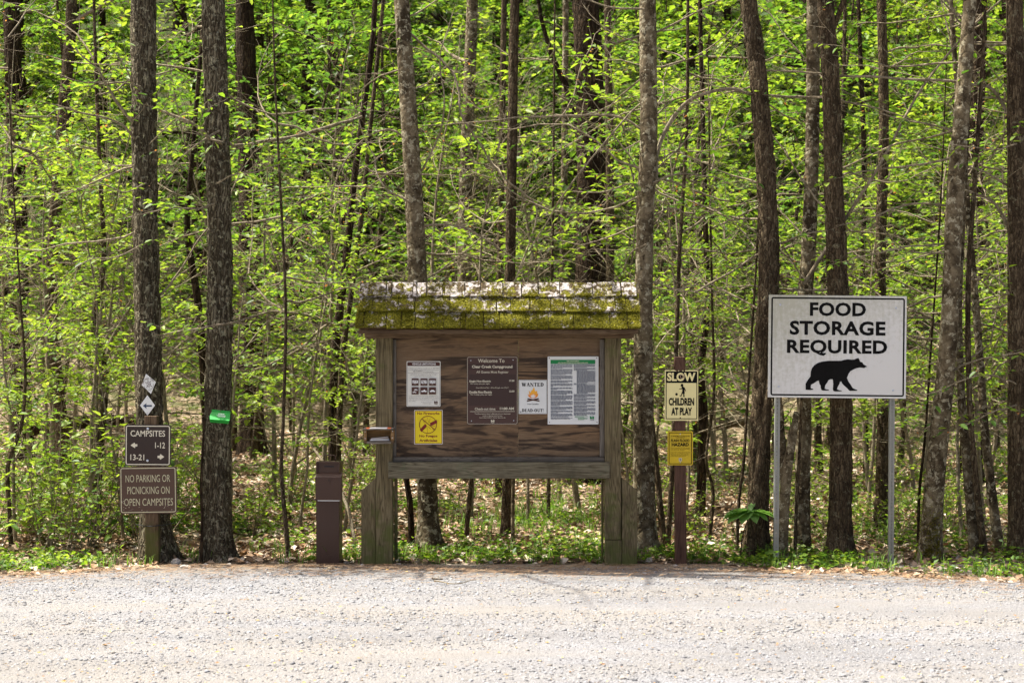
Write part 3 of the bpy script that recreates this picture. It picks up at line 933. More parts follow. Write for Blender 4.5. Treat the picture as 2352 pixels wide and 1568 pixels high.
slow.bolt(377, 350, 0.009, 'rusty_bolt'); slow.circle(372, 348, 27, 'rusty_pink', 6, 'washer_stain'); slow.bolt(349, 834, 0.006, 'rusty_bolt')

flood = Sign('flood_sign', 'small rounded yellow flash flood hazard sign below another sign', 'sign', 1562, 1028.5, 0.004, C5, rot=0.1)
flood.panel(198, 497, 991, 1391, 0.012, 'flood_yellow')
flood.ring(213, 484, 1006, 1378, 0.008, 0.0062, 'black_print')
flood.text('U.S. DEPARTMENT OF AGRICULTURE', 236, 458, 1042, 1056, 'black_print', 0.01)
flood.text('FOREST SERVICE', 295, 400, 1060, 1072, 'black_print', 0.01)
flood.text('FLASH FLOOD', 239, 455, 1085, 1118, 'black_print', 0.03)
flood.text('HAZARD', 247, 448, 1128, 1167, 'black_print', 0.04)
for i, (t, u) in enumerate((('This area is subject to flash flooding.', 460), ('These floods can be caused by heavy', 462), ('rains here or far upstream.', 398), (None, 0), ('If the stream rises suddenly or it rains', 462), ('heavily, be alert for flash flooding.', 440), ('Take precautionary measures to', 436), ('protect your life and property.', 414))):
    if t: flood.text(t, 234, u, 1182 + i * 14.6 - (6 if i > 3 else 0), 1194 + i * 14.6 - (6 if i > 3 else 0), 'black_print', 0.0)
flood.ring(331, 366, 1307, 1343, 0.002, 0.0012, 'white_print', 'emblem_border'); flood.fill(333, 364, 1309, 1341, 'aged_cream')
flood.poly([(348, 1312), (356, 1326), (351, 1326), (351, 1334), (360, 1336), (337, 1336), (346, 1334), (346, 1326), (340, 1326)], 'black_print', 'emblem')
flood.bolt(347, 1026, 0.005); flood.bolt(348, 1358, 0.005)

camps = Sign('campsites_sign', 'dark brown campsites sign with white arrows and site numbers', 'sign', 339.5, 1021.5, 0.004, C3, rot=0.4)
camps.panel(135, 470, 453, 755, 0.022, 'brown_dark_paint')
camps.ring(141, 464, 461, 749, 0.018, 0.0082, 'cream_print')
camps.text('CAMPSITES', 175, 429, 496, 541, 'cream_print', 0.012)
camps.text('1-12', 356, 429, 583, 626, 'cream_print', 0.012)
camps.text('13-21', 175, 277, 672, 715, 'cream_print', 0.012)
camps.poly([(176, 606), (205, 585), (211, 598), (226, 597), (226, 614), (211, 615), (209, 627)], 'cream_print', 'arrow')
camps.poly([(425, 689), (396, 668), (390, 681), (375, 681), (375, 698), (390, 698), (393, 711)], 'cream_print', 'arrow')
camps.bolt(302, 484, 0.0115); camps.bolt(301, 718, 0.0115)

nopark = Sign('no_parking_sign', 'wide brown sign forbidding parking or picnicking, chipped cream letters', 'sign', 340.5, 1124.8, 0.004, C3, rot=-0.75)
nopark.panel(95, 516, 762, 1107, 0.024, 'brown_paint')
nopark.ring(103, 508, 770, 1099, 0.019, 0.008, 'aged_cream')
nopark.text('NO PARKING OR', 140, 468, 822, 875, 'aged_cream', 0.0)
nopark.text('PICNICKING ON', 152, 462, 908, 962, 'aged_cream', 0.0)
nopark.text('OPEN CAMPSITES', 128, 487, 995, 1048, 'aged_cream', 0.0)
r_ = rs(77)
for k in range(26):           # chipped paint
    u, v = (r_.uniform(108, 500), r_.uniform(1040, 1090)) if k < 18 else (r_.uniform(104, 125), r_.uniform(990, 1060))
    nopark.fill(u, u + r_.uniform(2, 9), v, v + r_.uniform(1, 3), 'cream_print', name='paint_chip')
nopark.bolt(308, 793, 0.006, 'rusty_bolt'); nopark.bolt(313, 1073, 0.006, 'rusty_bolt')

# cable tie round post and trunk
def cable_tie():
    t = thing('cable_tie', 'black plastic cable tie binding the wooden post to the oak trunk', 'cable tie', W(348, 1201, 0))
    ps = [(312, 1204), (325, 1206), (342, 1208), (357, 1207), (375, 1205), (392, 1202), (404, 1199)]
    ds = [0.10, 0.0, -0.002, -0.002, 0.03, 0.10, 0.10]
    P = spline(np.array([W(a, b, dd) - W(348, 1201, 0) for (a, b), dd in zip(ps, ds)]), 30)
    a = Acc(); a.add(*tube_np(P, np.full(30, 0.0045), 6)); link('strap', a.mesh('strap', True), M['black_plastic'], t)
cable_tie()

# ------------------------------------------------------------------ trail diamonds on the oak
def diamond(name, label, pts, rotseed, d, mat):
    cx = sum(p[0] for p in pts) / 4; cy = sum(p[1] for p in pts) / 4
    a, b = CD(cx, cy)
    s = Sign(name, label, 'trail marker', a, b, d, CD)
    prism('plate', [s.P(*p) for p in pts], 0, 0.002, M[mat], s.o)
    s.lay = -0.0006
    return s, cx, cy
OAKD = 0.065
tur, tx, ty = diamond('trail_diamond', 'white diamond trail marker with a turtle emblem on the oak', [(255, 100), (592, 385), (425, 795), (105, 495)], 1, OAKD, 'white_panel')
for u, v, rx, ry, an in ((322, 332, 18, 22, 0), (247, 405, 20, 13, 40), (418, 366, 14, 19, 35), (283, 566, 14, 20, 30), (446, 531, 22, 14, 35), (330, 383, 22, 16, 0), (292, 418, 18, 20, 0), (386, 398, 20, 18, 0), (349, 455, 20, 18, 0), (403, 449, 22, 18, 0),
                         (293, 476, 18, 18, 0), (401, 503, 20, 20, 0), (312, 524, 20, 20, 0), (361, 540, 20, 18, 0), (355, 490, 14, 12, 0), (340, 420, 9, 7, 0), (376, 582, 7, 10, 0)):
    c, s_ = math.cos(R(an)), math.sin(R(an))
    tur.poly([(u + rx * math.cos(q) * c - ry * math.sin(q) * s_, v + rx * math.cos(q) * s_ + ry * math.sin(q) * c) for q in np.arange(8) * math.pi / 4], 'brown_print', 'turtle_emblem')
def arc_text(s, body, cu, cv, r, a0, a1, h, mat, flip=False):
    V = []; Fc = []; y = s.up()
    for i, ch in enumerate(body):
        if ch == ' ': continue
        an = R(a0 + (a1 - a0) * i / (len(body) - 1))
        me = text_me(ch, 0.02)
        xm = [v.co.x for v in me.vertices]; mid = (min(xm) + max(xm)) / 2
        b = len(V)
        for v in me.vertices:
            lx = (v.co.x - mid) * h * 1.35; ly = v.co.y * h * 1.35
            if flip: rr = r - ly; tx_ = -lx
            else: rr = r + ly; tx_ = lx
            a2 = an + tx_ / r
            q = s.P(cu + rr * math.sin(a2), cv - rr * math.cos(a2))
            V.append((q[0], y, q[1]))
        for p in me.polygons: Fc.append(tuple(b + k for k in p.vertices))
        bpy.data.meshes.remove(me)
    s.raw('lettering', V, Fc, mat)
arc_text(tur, 'SHELTOWEE TRACE', 347, 455, 172, -85, 62, 40, 'brown_print')
tur_l = [(190, 520), (215, 580), (250, 625), (300, 655)], [(325, 658), (390, 655), (440, 630), (490, 585), (515, 520), (517, 445)]
for seg in tur_l:
    for a, b in zip(seg[:-1], seg[1:]): tur.line(a, b, 13, 'grey_print', 'fine_print')
tur.bolt(293, 195, 0.003); tur.bolt(404, 685, 0.002, 'rusty_bolt')
arw, ax_, ay_ = diamond('trail_diamond', 'white diamond trail marker with a black arrow on the oak', [(302, 838), (562, 1192), (305, 1546), (46, 1194)], 2, OAKD - 0.003, 'white_panel')
arw.poly([(148, 1208), (275, 1112), (262, 1182), (458, 1180), (458, 1234), (262, 1236), (275, 1305)], 'navy_print', 'arrow')
arw.bolt(302, 945, 0.004); arw.bolt(302, 1437, 0.003)

# ------------------------------------------------------------------ notices on the board
ND = 0.0715
def notice(name, label, cu, cv, rot=0.0, conv=C2):
    a, b = conv(cu, cv)
    return Sign(name, label, 'notice', a, b, ND, conv, rot)
# vehicle limitations
veh = notice('vehicle_notice', 'white vehicle limitations notice with six small brown vehicle pictures', 606, 816, 0.1, CV)
veh.panel(80, 1130, 116, 1516, 0.008, 'white_panel_warm')
veh.ring(100, 1112, 138, 1497, 0.012, 0.0022, 'brown_print')
veh.fill(104, 1108, 140, 262, 'brown_print', 0.008, 'header_band')
veh.text('VEHICLE LIMITATIONS', 245, 982, 172, 230, 'white_print', 0.03)
for i, (t, a, b, w) in enumerate((('If sufficient space allows, a combination of', 132, 868, 0.0), ('(2) of the following vehicle descriptions is permitted', 132, 1076, 0), ('at no additional fee.', 588, 918, 0), ('Pending sufficient space, an additional vehicle may be', 132, 1074, 0), ('approved by the campground manager or host.', 198, 1006, 0), ('Extra vehicle feed will apply', 338, 860, 0))):
    v = 322 + i * 48 + (8 if i == 5 else 0)
    veh.text(t, a, b, v, v + 36, 'grey_print', w)
veh.text('ANY TWO', 892, 1080, 320, 348, 'grey_print', 0.04); veh.text('PER CAMPSITE', 282, 570, 416, 444, 'grey_print', 0.04)
for i, (t, b) in enumerate((('Campsites and vehicles vary in size, therefore vehicle', 1070), ('limitations may vary.  All vehicles must be parked', 1070), ('within the site boundaries and on the proper parking', 1070), ('spur surface.', 368))):
    veh.text(t, 148, b, 1186 + i * 49, 1224 + i * 49, 'grey_print')
veh.text('Excellence in the Operation', 535, 885, 1355, 1385, 'grey_print', 0.0, 0.4); veh.text('of Public Recreation', 575, 845, 1405, 1435, 'grey_print', 0.0, 0.4)
logo(veh, 935, 1335, 108, 'brown_print', 'brown_print')
for j, v0 in enumerate((648, 920)):
    for i, u0 in enumerate((240, 512, 778)):
        p = veh.fill(u0, u0 + 215, v0, v0 + 220, 'brown_print', 0.0008, 'picture')
        if j == 0:
            veh.poly([(u0 + 15, v0 + 145), (u0 + 15, v0 + 70), (u0 + 28, v0 + 58), (u0 + 185, v0 + 58), (u0 + 198, v0 + 75), (u0 + 198, v0 + 128), (u0 + 202, v0 + 145)], 'white_print', 'camper_picture')
            for a, b in (((30, 52), (82, 115), (136, 170)) if i != 1 else ((25, 75), (92, 118), (155, 190)))[0:3]:
                veh.fill(u0 + a, u0 + b, v0 + 78, v0 + (135 if (i, a) in ((0, 30), (1, 92)) else 108), 'brown_print')
            for c in ((102,) if i != 1 else (62, 165)): veh.circle(u0 + c, v0 + 148, 17, 'white_print', 7, 'wheel_picture', n=14)
            veh.text('1 RV ONLY', u0 + 60, u0 + 155, v0 + 172, v0 + 190, 'cream_print')
        elif i == 0:
            for a, b in ((75, 55), (30, 125)):
                veh.circle(u0 + a + 20, v0 + b + 30, 22, 'white_print', 9, 'wheel_picture', n=14); veh.circle(u0 + a + 92, v0 + b + 30, 22, 'white_print', 9, 'wheel_picture', n=14)
                veh.poly([(u0 + a + 15, v0 + b + 10), (u0 + a + 60, v0 + b + 2), (u0 + a + 92, v0 + b + 20), (u0 + a + 70, v0 + b + 34), (u0 + a + 30, v0 + b + 30)], 'white_print', 'motorbike_picture')
        else:
            top = [(u0 + 95, v0 + 105), (u0 + 105, v0 + 75), (u0 + 135, v0 + 75), (u0 + 152, v0 + 105)] if i == 1 else [(u0 + 60, v0 + 105), (u0 + 72, v0 + 82), (u0 + 142, v0 + 82), (u0 + 160, v0 + 105)]
            veh.poly([(u0 + 25, v0 + 140), (u0 + 25, v0 + 105)] + top + [(u0 + 190, v0 + 108), (u0 + 192, v0 + 140)], 'white_print', 'car_picture')
            for c in (60, 162): veh.circle(u0 + c, v0 + 142, 15, 'white_print', 7, 'wheel_picture', n=14)
# no fireworks
fw = notice('fireworks_notice', 'yellow no fireworks notice with a crossed-out firecracker', 747, 795, -0.1, CF)
fw.panel(148, 1343, 78, 1510, 0.006, 'white_panel_warm')
fw.fill(170, 1322, 98, 1488, 'maroon_print', 0.005, 'border')
fw.fill(195, 1297, 122, 1465, 'yellow_panel', 0.003, 'yellow_field')
fw.text('No Fireworks', 278, 1213, 160, 270, 'maroon_print', 0.03)
fw.text('No Fuegos', 362, 1120, 1108, 1245, 'maroon_print', 0.03); fw.text('Artificiales', 362, 1118, 1296, 1404, 'maroon_print', 0.03)
fw.poly([(385, 890), (612, 650), (632, 690), (640, 655), (655, 710), (672, 720), (655, 762), (715, 735), (485, 960), (445, 1000)], 'maroon_print', 'firecracker')
fw.poly([(780, 632), (1040, 510), (1090, 482), (1122, 610), (1085, 632), (862, 745), (808, 712), (830, 705), (802, 678), (835, 652), (815, 640)], 'maroon_print', 'firecracker')
fw.line((1118, 535), (1166, 510), 12, 'maroon_print')
for a, b in (((700, 390), (758, 608)), ((818, 415), (785, 600)), ((660, 475), (622, 560)), ((545, 530), (580, 620)), ((895, 742), (1042, 750)), ((690, 805), (712, 1050)), ((708, 768), (860, 875)), ((910, 825), (965, 940))):
    fw.line(a, b, 11, 'maroon_print')
fw.circle(728, 692, 372, 'maroon_print', 25, 'ring', n=48)
fw.line((468, 440), (1012, 900), 30, 'maroon_print', 'slash')
# welcome
wel = notice('welcome_notice', 'brown welcome notice with campground fees and check-out time in cream', 1018, 541, 0.0)
wel.panel(738, 1300, 168, 914, 0.012, 'welcome_brown')
wel.ring(742, 1294, 172, 909, 0.016, 0.0024, 'cream_print')
wel.fill(756, 1274, 246, 312, 'welcome_patch'); wel.fill(762, 1276, 362, 706, 'welcome_patch'); wel.fill(1094, 1260, 714, 760, 'welcome_patch')
wel.text('Welcome To', 861, 1152, 192, 232, 'cream_print', 0.012)
wel.text('Clear Creek Campground', 793, 1239, 262, 302, 'cream_print', 0.035)
wel.text('All Guests Must Register', 842, 1197, 324, 356, 'cream_print', 0.01)
wel.text('Single Non-Electric', 764, 1002, 426, 454, 'cream_print', 0.03); wel.text('17.00', 1205, 1261, 422, 442, 'cream_print', 0.03)
wel.text('Per camp unit, per night', 779, 988, 457, 476, 'cream_print', 0.005)
wel.text('Senior/Access Pass - 50% off single site ONLY', 837, 1198, 502, 520, 'cream_print', 0.0, 0.25)
wel.text('Double Non-Electric', 765, 1013, 544, 570, 'cream_print', 0.03); wel.text('22.00', 1205, 1261, 538, 558, 'cream_print', 0.03)
wel.text('Per 2 camp units, per night', 779, 1014, 576, 596, 'cream_print', 0.005)
wel.text('Check-out time:', 825, 1055, 728, 756, 'cream_print', 0.015); wel.text('11:00 AM', 1101, 1256, 724, 753, 'cream_print', 0.035)
wel.line((772, 772), (1265, 770), 4.5, 'cream_print', 'rule')
wel.text('This Recreation Area is Maintained and Operated', 823, 1216, 790, 806, 'cream_print', 0.005); wel.text('under a Special Use Permit', 911, 1128, 811, 827, 'cream_print', 0.005); wel.text('from the U.S.D.A. Forest Service by:', 876, 1164, 832, 848, 'cream_print', 0.005)
logo(wel, 1003, 858, 38, 'cream_print', 'cream_print')
for u, v in ((781, 210), (1247, 204), (788, 875), (1254, 871)): wel.bolt(u, v, 0.0052)
# wanted campfire
wan = notice('campfire_notice', 'white wanted notice with an orange campfire drawing', 1466, 611, 0.1)
wan.panel(1309, 1621, 424, 798, 0.005, 'white_panel')
wan.ring(1314, 1616, 430, 793, 0.004, 0.0018, 'black_print')
serif_text(wan, 'WANTED', 1342, 1584, 454, 495, 'black_print'); serif_text(wan, 'DEAD-OUT!', 1344, 1586, 741, 776, 'black_print')
wan.text('Your Campfire', 1401, 1528, 682, 700, 'black_print', 0.01)
wan.poly([(1465, 622), (1438, 622), (1416, 604), (1408, 572), (1420, 590), (1428, 586), (1420, 552), (1428, 540), (1432, 558), (1440, 566), (1448, 542), (1466, 528), (1472, 502), (1486, 522), (1484, 538), (1498, 552), (1508, 540), (1514, 556), (1510, 572), (1524, 574), (1520, 600), (1505, 616), (1490, 622)], 'fire_print', 'flame')
wan.poly([(1465, 620), (1445, 612), (1438, 594), (1450, 600), (1456, 578), (1466, 596), (1476, 576), (1484, 600), (1496, 592), (1490, 612)], 'white_panel', 'flame')
wan.line((1399, 657), (1530, 630), 14, 'brown_print', 'log_drawing'); wan.line((1406, 632), (1538, 656), 14, 'brown_print', 'log_drawing')
logo(wan, 1323, 768, 15, 'black_print', 'black_print')
# safety rules
saf = notice('safety_notice', 'tall white safety rules notice headed by a green band', 577, 773, -0.05, CS)
saf.panel(22, 1130, 36, 1512, 0.006, 'white_panel')
saf.fill(84, 1060, 108, 198, 'green_print', 0.006, 'header_band')
saf.text('FOR YOUR SAFETY', 434, 712, 127, 150, 'cream_print', 0.03, 0.25); saf.text('AND THE PROTECTION OF OUR PUBLIC RESOURCES', 240, 900, 162, 186, 'cream_print', 0.03, 0.25)
vL = [(207, 5), (311, 7), (452, 5), (557, 3), (625, 4), (710, 3), (777, 5), (880, 6), (1004, 6), (1128, 4), (1214, 3), (1281, 4), (1367, 2)]
for k, (v, n) in enumerate(vL):
    word_lines(saf, 88, 560, [v + 19.0 * i for i in range(n)], 11, 'navy_print', 40 + k, [0.55, 0.7, 0.47, 0.8, 0.1, 0.3, 0.75, 0.7, 0.42, 0.7, 0.35, 0.8, 0.9][k])
for k, (v, n, u0) in enumerate([(207, 4, 590), (291, 3, 590), (349, 14, 655), (620, 2, 590), (657, 10, 655), (855, 4, 590), (941, 3, 590), (1008, 4, 590), (1096, 3, 590), (1161, 4, 590), (1248, 4, 590)]):
    word_lines(saf, u0, 1058, [v + 19.0 * i for i in range(n)], 11, 'navy_print', 70 + k, 0.6)
word_lines(saf, 612, 905, [1334, 1352], 8, 'green_print', 90, 0.7); word_lines(saf, 678, 890, [1370, 1387, 1404], 9, 'green_print', 91, 0.6)
logo(saf, 940, 1325, 90, 'green_print', 'navy_print')
for u, v in ((57, 70), (1090, 68), (62, 1468), (1095, 1466)): saf.bolt(u, v, 0.0048, 'rusty_bolt')

# ------------------------------------------------------------------ leaflet box on the left post
lb = thing('leaflet_box', 'small open wooden leaflet box screwed to the board\'s left post', 'box', W(872, 1000, -0.001))
class _L: pass
def LP(u, v):
    a, b = CB(u, v); return ((a - 872) * S0, -(b - 1000) * S0)
def lbox(name, u0, u1, v0, v1, y0, y1, mat, bev=0.002):
    x0, z1 = LP(u0, v0); x1, z0 = LP(u1, v1)
    return box(name, (x0, x1, y0, y1, z0, z1), M[mat], lb, bev, 0.0006, int(u0))
lbox('back', 172, 1166, 270, 640, -0.014, -0.0004, 'box_wood')
lbox('side', 172, 272, 275, 628, -0.118, -0.0145, 'box_wood'); lbox('side', 1068, 1168, 275, 628, -0.118, -0.0145, 'box_wood')
lbox('floor', 172, 1168, 629, 720, -0.118, -0.0006, 'fascia_wood')
lbox('front_lip', 280, 1080, 645, 728, -0.132, -0.1185, 'trim_wood')
x0, z1 = LP(158, 190); x1, z0 = LP(1172, 262)
ld = prism('lid', [(-0.150, 0), (-0.150, 0.008), (0.004, 0.020), (0.004, 0.012)], x0, x1, M['trim_wood'], lb)
for v in ld.data.vertices: v.co = Vector((v.co.y, v.co.x, v.co.z + z0))
ld.data.update()
def lidpatch(u0, u1, mat, k0=0.1, k1=0.9):
    a, _ = LP(u0, 0); b, _ = LP(u1, 0)
    P = []
    for x, k in ((a, k0), (b, k0), (b, k1), (a, k1)):
        P.append((x, -0.150 + 0.154 * k, z0 + 0.008 + 0.012 * k + 0.0008))
    me = bpy.data.meshes.new('lid_sticker'); me.from_pydata(P, [], [(0, 1, 2, 3)]); me.update()
    link('lid_sticker', me, M[mat], lb)
lidpatch(238, 357, 'orange_print'); lidpatch(358, 940, 'paper'); lidpatch(943, 1065, 'orange_print')
for u, v in ((220, 325), (1132, 307), (222, 550), (1130, 528)):
    x, z = LP(u, v); bm = bmesh.new(); bmesh.ops.create_uvsphere(bm, u_segments=8, v_segments=5, radius=0.0045)
    for q in bm.verts: q.co = Vector((x + q.co.x, -0.1185 + q.co.y * 0.4, z + q.co.z))
    me = bpy.data.meshes.new('screw'); bm.to_mesh(me); bm.free(); link('screw', me, M['bolt_metal'], lb)
pp = thing('leaflet_stack', 'white folded leaflets lying in the wooden box', 'leaflets', W(872, 1000, -0.001))
for k in range(5):
    x0, z1 = LP(375 + 9 * k, 600); x1, z0 = LP(1020 - 12 * k, 628)
    b = z0 + 0.0008 + k * 0.0042
    o = box('leaflet', (x0, x1, -0.115 + 0.004 * k, -0.03, b, b + 0.0036), M['paper' if k != 3 else 'rusty_pink'], pp, 0.0005)
    for v in o.data.vertices:
        v.co.z += (v.co.x - x0) / (x1 - x0) * 0.0055 * (k + 0.4) * 0.6

# ------------------------------------------------------------------ fee tube
ft = thing('fee_deposit_post', 'tall brown steel fee deposit box with a slot and carrying handle', 'fee box', (X(752), 0.02, 0), R(-4))
fx = 752
def fb(name, px0, px1, y0, y1, pt, pb, mat='tube_brown', bev=0.003, parent=None):
    return box(name, ((px0 - fx) * S0, (px1 - fx) * S0, y0, y1, Z(pb), Z(pt)), M[mat], parent or ft, bev)
body = fb('body', 725, 779, 0.0, 0.15, 1086, 1306)
top = fb('deposit_head', 725.5, 780.5, 0.004, 0.146, 1059.5, 1085.8)
for a, b, c, e in ((725.5, 729, 1060.5, 1085), (777.5, 780.3, 1060.5, 1085), (729.2, 777.3, 1059.8, 1063.2)):
    fb('head_flange', a, b, -0.016, 0.0035, c, e, parent=top, bev=0.001)
fb('slot', 743.5, 766.5, 0.0008, 0.0034, 1069.6, 1072.4, 'black_plastic', 0, top)
# hooded cover over the envelope tray
def hood():
    xa, xb = (725.8 - fx) * S0, (786.5 - fx) * S0
    prof = [(0.002, 1084.6), (-0.050, 1095), (-0.050, 1147.5), (-0.047, 1147.5), (-0.002, 1147.5)]
    bm = bmesh.new()
    A = [bm.verts.new((xa, y, Z(p))) for y, p in prof]; B = [bm.verts.new((xb, y, Z(p))) for y, p in prof]
    n = len(prof)
    for i in range(n): bm.faces.new((A[i], A[(i + 1) % n], B[(i + 1) % n], B[i]))
    bm.faces.new(A[::-1]); bm.faces.new(B)
    bmesh.ops.recalc_face_normals(bm, faces=bm.faces)
    bmesh.ops.bevel(bm, geom=list(bm.edges), offset=0.0015, segments=1, affect='EDGES')
    me = bpy.data.meshes.new('hood'); bm.to_mesh(me); bm.free()
    return link('hood', me, M['tube_brown'], ft)
hd = hood()
fb('hasp', 754.5, 760.5, -0.054, -0.0504, 1096.5, 1107, bev=0.001, parent=hd)
fb('keyhole', 757, 758.6, -0.0552, -0.0542, 1099.5, 1104, 'black_plastic', 0, hd)
fb('envelope_edge', 731, 781.5, -0.044, -0.004, 1147.6, 1149.6, 'paper', 0)
fb('base_plate', 720, 782, -0.012, 0.165, 1299.4, 1304, bev=0.001)
P = spline(np.array([(739.8, 1060), (739.8, 1050), (741.5, 1046.5), (753, 1046), (764.5, 1046.5), (766.3, 1050), (766.3, 1060)]), 40)
a = Acc(); a.add(*tube_np(np.stack([(P[:, 0] - fx) * S0, np.full(40, 0.07), H - (P[:, 1] - HOR) * S0], 1), np.full(40, 0.0052), 8))
link('handle', a.mesh('handle', True), M['tube_brown'], ft)

# ------------------------------------------------------------------ green carton pinned to the second oak
def green_box():
    t = thing('insect_trap', 'bright green folded card carton pinned to the trunk', 'carton', W(507, 956, 0.06))
    k = (D + 0.06) / F
    def G(u, v, y):
        a, b = CG(u, v); return ((a - 507) * k, y, -(b - 956) * k)
    # prism: top flap edge flat on the bark, front face sloping out, dark underside
    V = [G(448, 545, -0.012), G(1645, 645, -0.012), G(1715, 1150, -0.105), G(455, 1045, -0.105), G(330, 1265, -0.012), G(1550, 1370, -0.012), G(375, 800, -0.05), G(1700, 960, -0.055)]
    me = bpy.data.meshes.new('front'); me.from_pydata(V, [], [(0, 3, 2, 1), (3, 4, 5, 2), (0, 6, 3), (6, 4, 3), (1, 2, 7), (7, 2, 5), (0, 1, 5, 4), (0, 4, 6), (1, 7, 5)]); me.update()
    link('carton_body', me, M['green_card'], t)
    o = prism('flap', [(G(440, 425, 0)[0], G(440, 425, 0)[2]), (G(448, 530, 0)[0], G(448, 530, 0)[2]), (G(1050, 590, 0)[0], G(1050, 590, 0)[2]), (G(1645, 625, 0)[0], G(1645, 625, 0)[2]), (G(1650, 545, 0)[0], G(1650, 545, 0)[2])], -0.016, -0.0135, M['green_card'], t)
    x, _, z = G(1040, 548, 0)
    bm = bmesh.new(); bmesh.ops.create_uvsphere(bm, u_segments=8, v_segments=5, radius=0.005)
    for q in bm.verts: q.co = Vector((x + q.co.x, -0.017 + q.co.y * 0.4, z + q.co.z))
    me = bpy.data.meshes.new('pin'); bm.to_mesh(me); bm.free(); link('pin', me, M['rusty_bolt'], t)
    # illegible white print on the sloping face
    V = []; Fc = []; r = rs(3)
    f0, f1, f3 = [np.array(p) for p in (V_ for V_ in (G(448, 545, -0.012), G(1645, 645, -0.012), G(455, 1045, -0.105)))]
    nrm = np.cross(f1 - f0, f3 - f0); nrm /= np.linalg.norm(nrm)
    if nrm[1] > 0: nrm = -nrm
    for rowi, (b, a0, a1, h) in enumerate(((0.20, 0.38, 0.66, 0.10), (0.38, 0.30, 0.78, 0.05), (0.47, 0.36, 0.80, 0.05), (0.56, 0.40, 0.72, 0.05))):
        u = a0
        while u < a1:
            L = r.uniform(0.04, 0.10); c = len(V)
            for uu, bb in ((u, b), (u + L, b), (u + L, b + h), (u, b + h)):
                V.append(tuple(f0 + (f1 - f0) * uu + (f3 - f0) * bb + nrm * 0.0008))
            Fc.append((c, c + 1, c + 2, c + 3)); u += L + 0.02
    me = bpy.data.meshes.new('fine_print'); me.from_pydata(V, [], Fc); me.update()
    o = link('fine_print', me, M['white_print'], t); o['kind'] = 'stuff'
green_box()
# ================================================================== forest
GREENS = np.array([[0.132, 0.232, 0.018], [0.178, 0.280, 0.022], [0.084, 0.172, 0.014], [0.225, 0.318, 0.036], [0.058, 0.128, 0.016]])
def leaf_tints(r, n, base=None, orange=0.0):
    i = r.integers(0, len(GREENS), n)
    c = GREENS[i] if base is None else np.asarray(base)[r.integers(0, len(base), n)]
    c = c * r.uniform(0.75, 1.2, (n, 1))
    if orange:
        m = r.random(n) < orange
        c[m] = np.array([0.34, 0.15, 0.045]) * r.uniform(0.7, 1.2, (m.sum(), 1))
    return c

def add_leaves(acc, P, A, Nn, L, wr, tint, full=True):
    """leaves as folded blades: P base, A axis, Nn rough normal, L lengths, wr width ratio"""
    n = len(P)
    A = A / (np.linalg.norm(A, axis=1)[:, None] + 1e-9)
    S = np.cross(A, Nn); S /= (np.linalg.norm(S, axis=1)[:, None] + 1e-9)
    Nn = np.cross(S, A)
    L = np.asarray(L)[:, None]; w = L * wr
    if full:
        V = np.stack([P, P + A * L * 0.30 + S * w * 0.46 + Nn * w * 0.14, P + A * L * 0.68 + S * w * 0.38 + Nn * w * 0.06 - Nn * L * 0.05, P + A * L - Nn * L * 0.16,
                      P + A * L * 0.68 - S * w * 0.38 + Nn * w * 0.06 - Nn * L * 0.05, P + A * L * 0.30 - S * w * 0.46 + Nn * w * 0.14], 1).reshape(-1, 3)
        b = np.arange(n)[:, None] * 6
        Q = np.concatenate([b + np.array([[0, 3, 2, 1]]), b + np.array([[0, 5, 4, 3]])])
        acc.add(V, Q, np.repeat(tint, 6, 0))
    else:
        V = np.stack([P, P + A * L * 0.45 + S * w * 0.5 + Nn * w * 0.12, P + A * L - Nn * L * 0.1, P + A * L * 0.45 - S * w * 0.5 + Nn * w * 0.12], 1).reshape(-1, 3)
        b = np.arange(n)[:, None] * 4
        Q = np.concatenate([b + np.array([[0, 2, 1]]), b + np.array([[0, 3, 2]])])
        acc.add(V, Q, np.repeat(tint, 4, 0))

def wander(r, p, d, L, n, wig, lift=0.0):
    """crooked limb of n points"""
    P = [np.asarray(p, float)]; d = np.asarray(d, float); d = d / np.linalg.norm(d)
    for k in range(n - 1):
        d = d + r.normal(0, wig, 3) + np.array([0, 0, lift])
        d /= np.linalg.norm(d)
        P.append(P[-1] + d * L / (n - 1))
    return np.array(P)

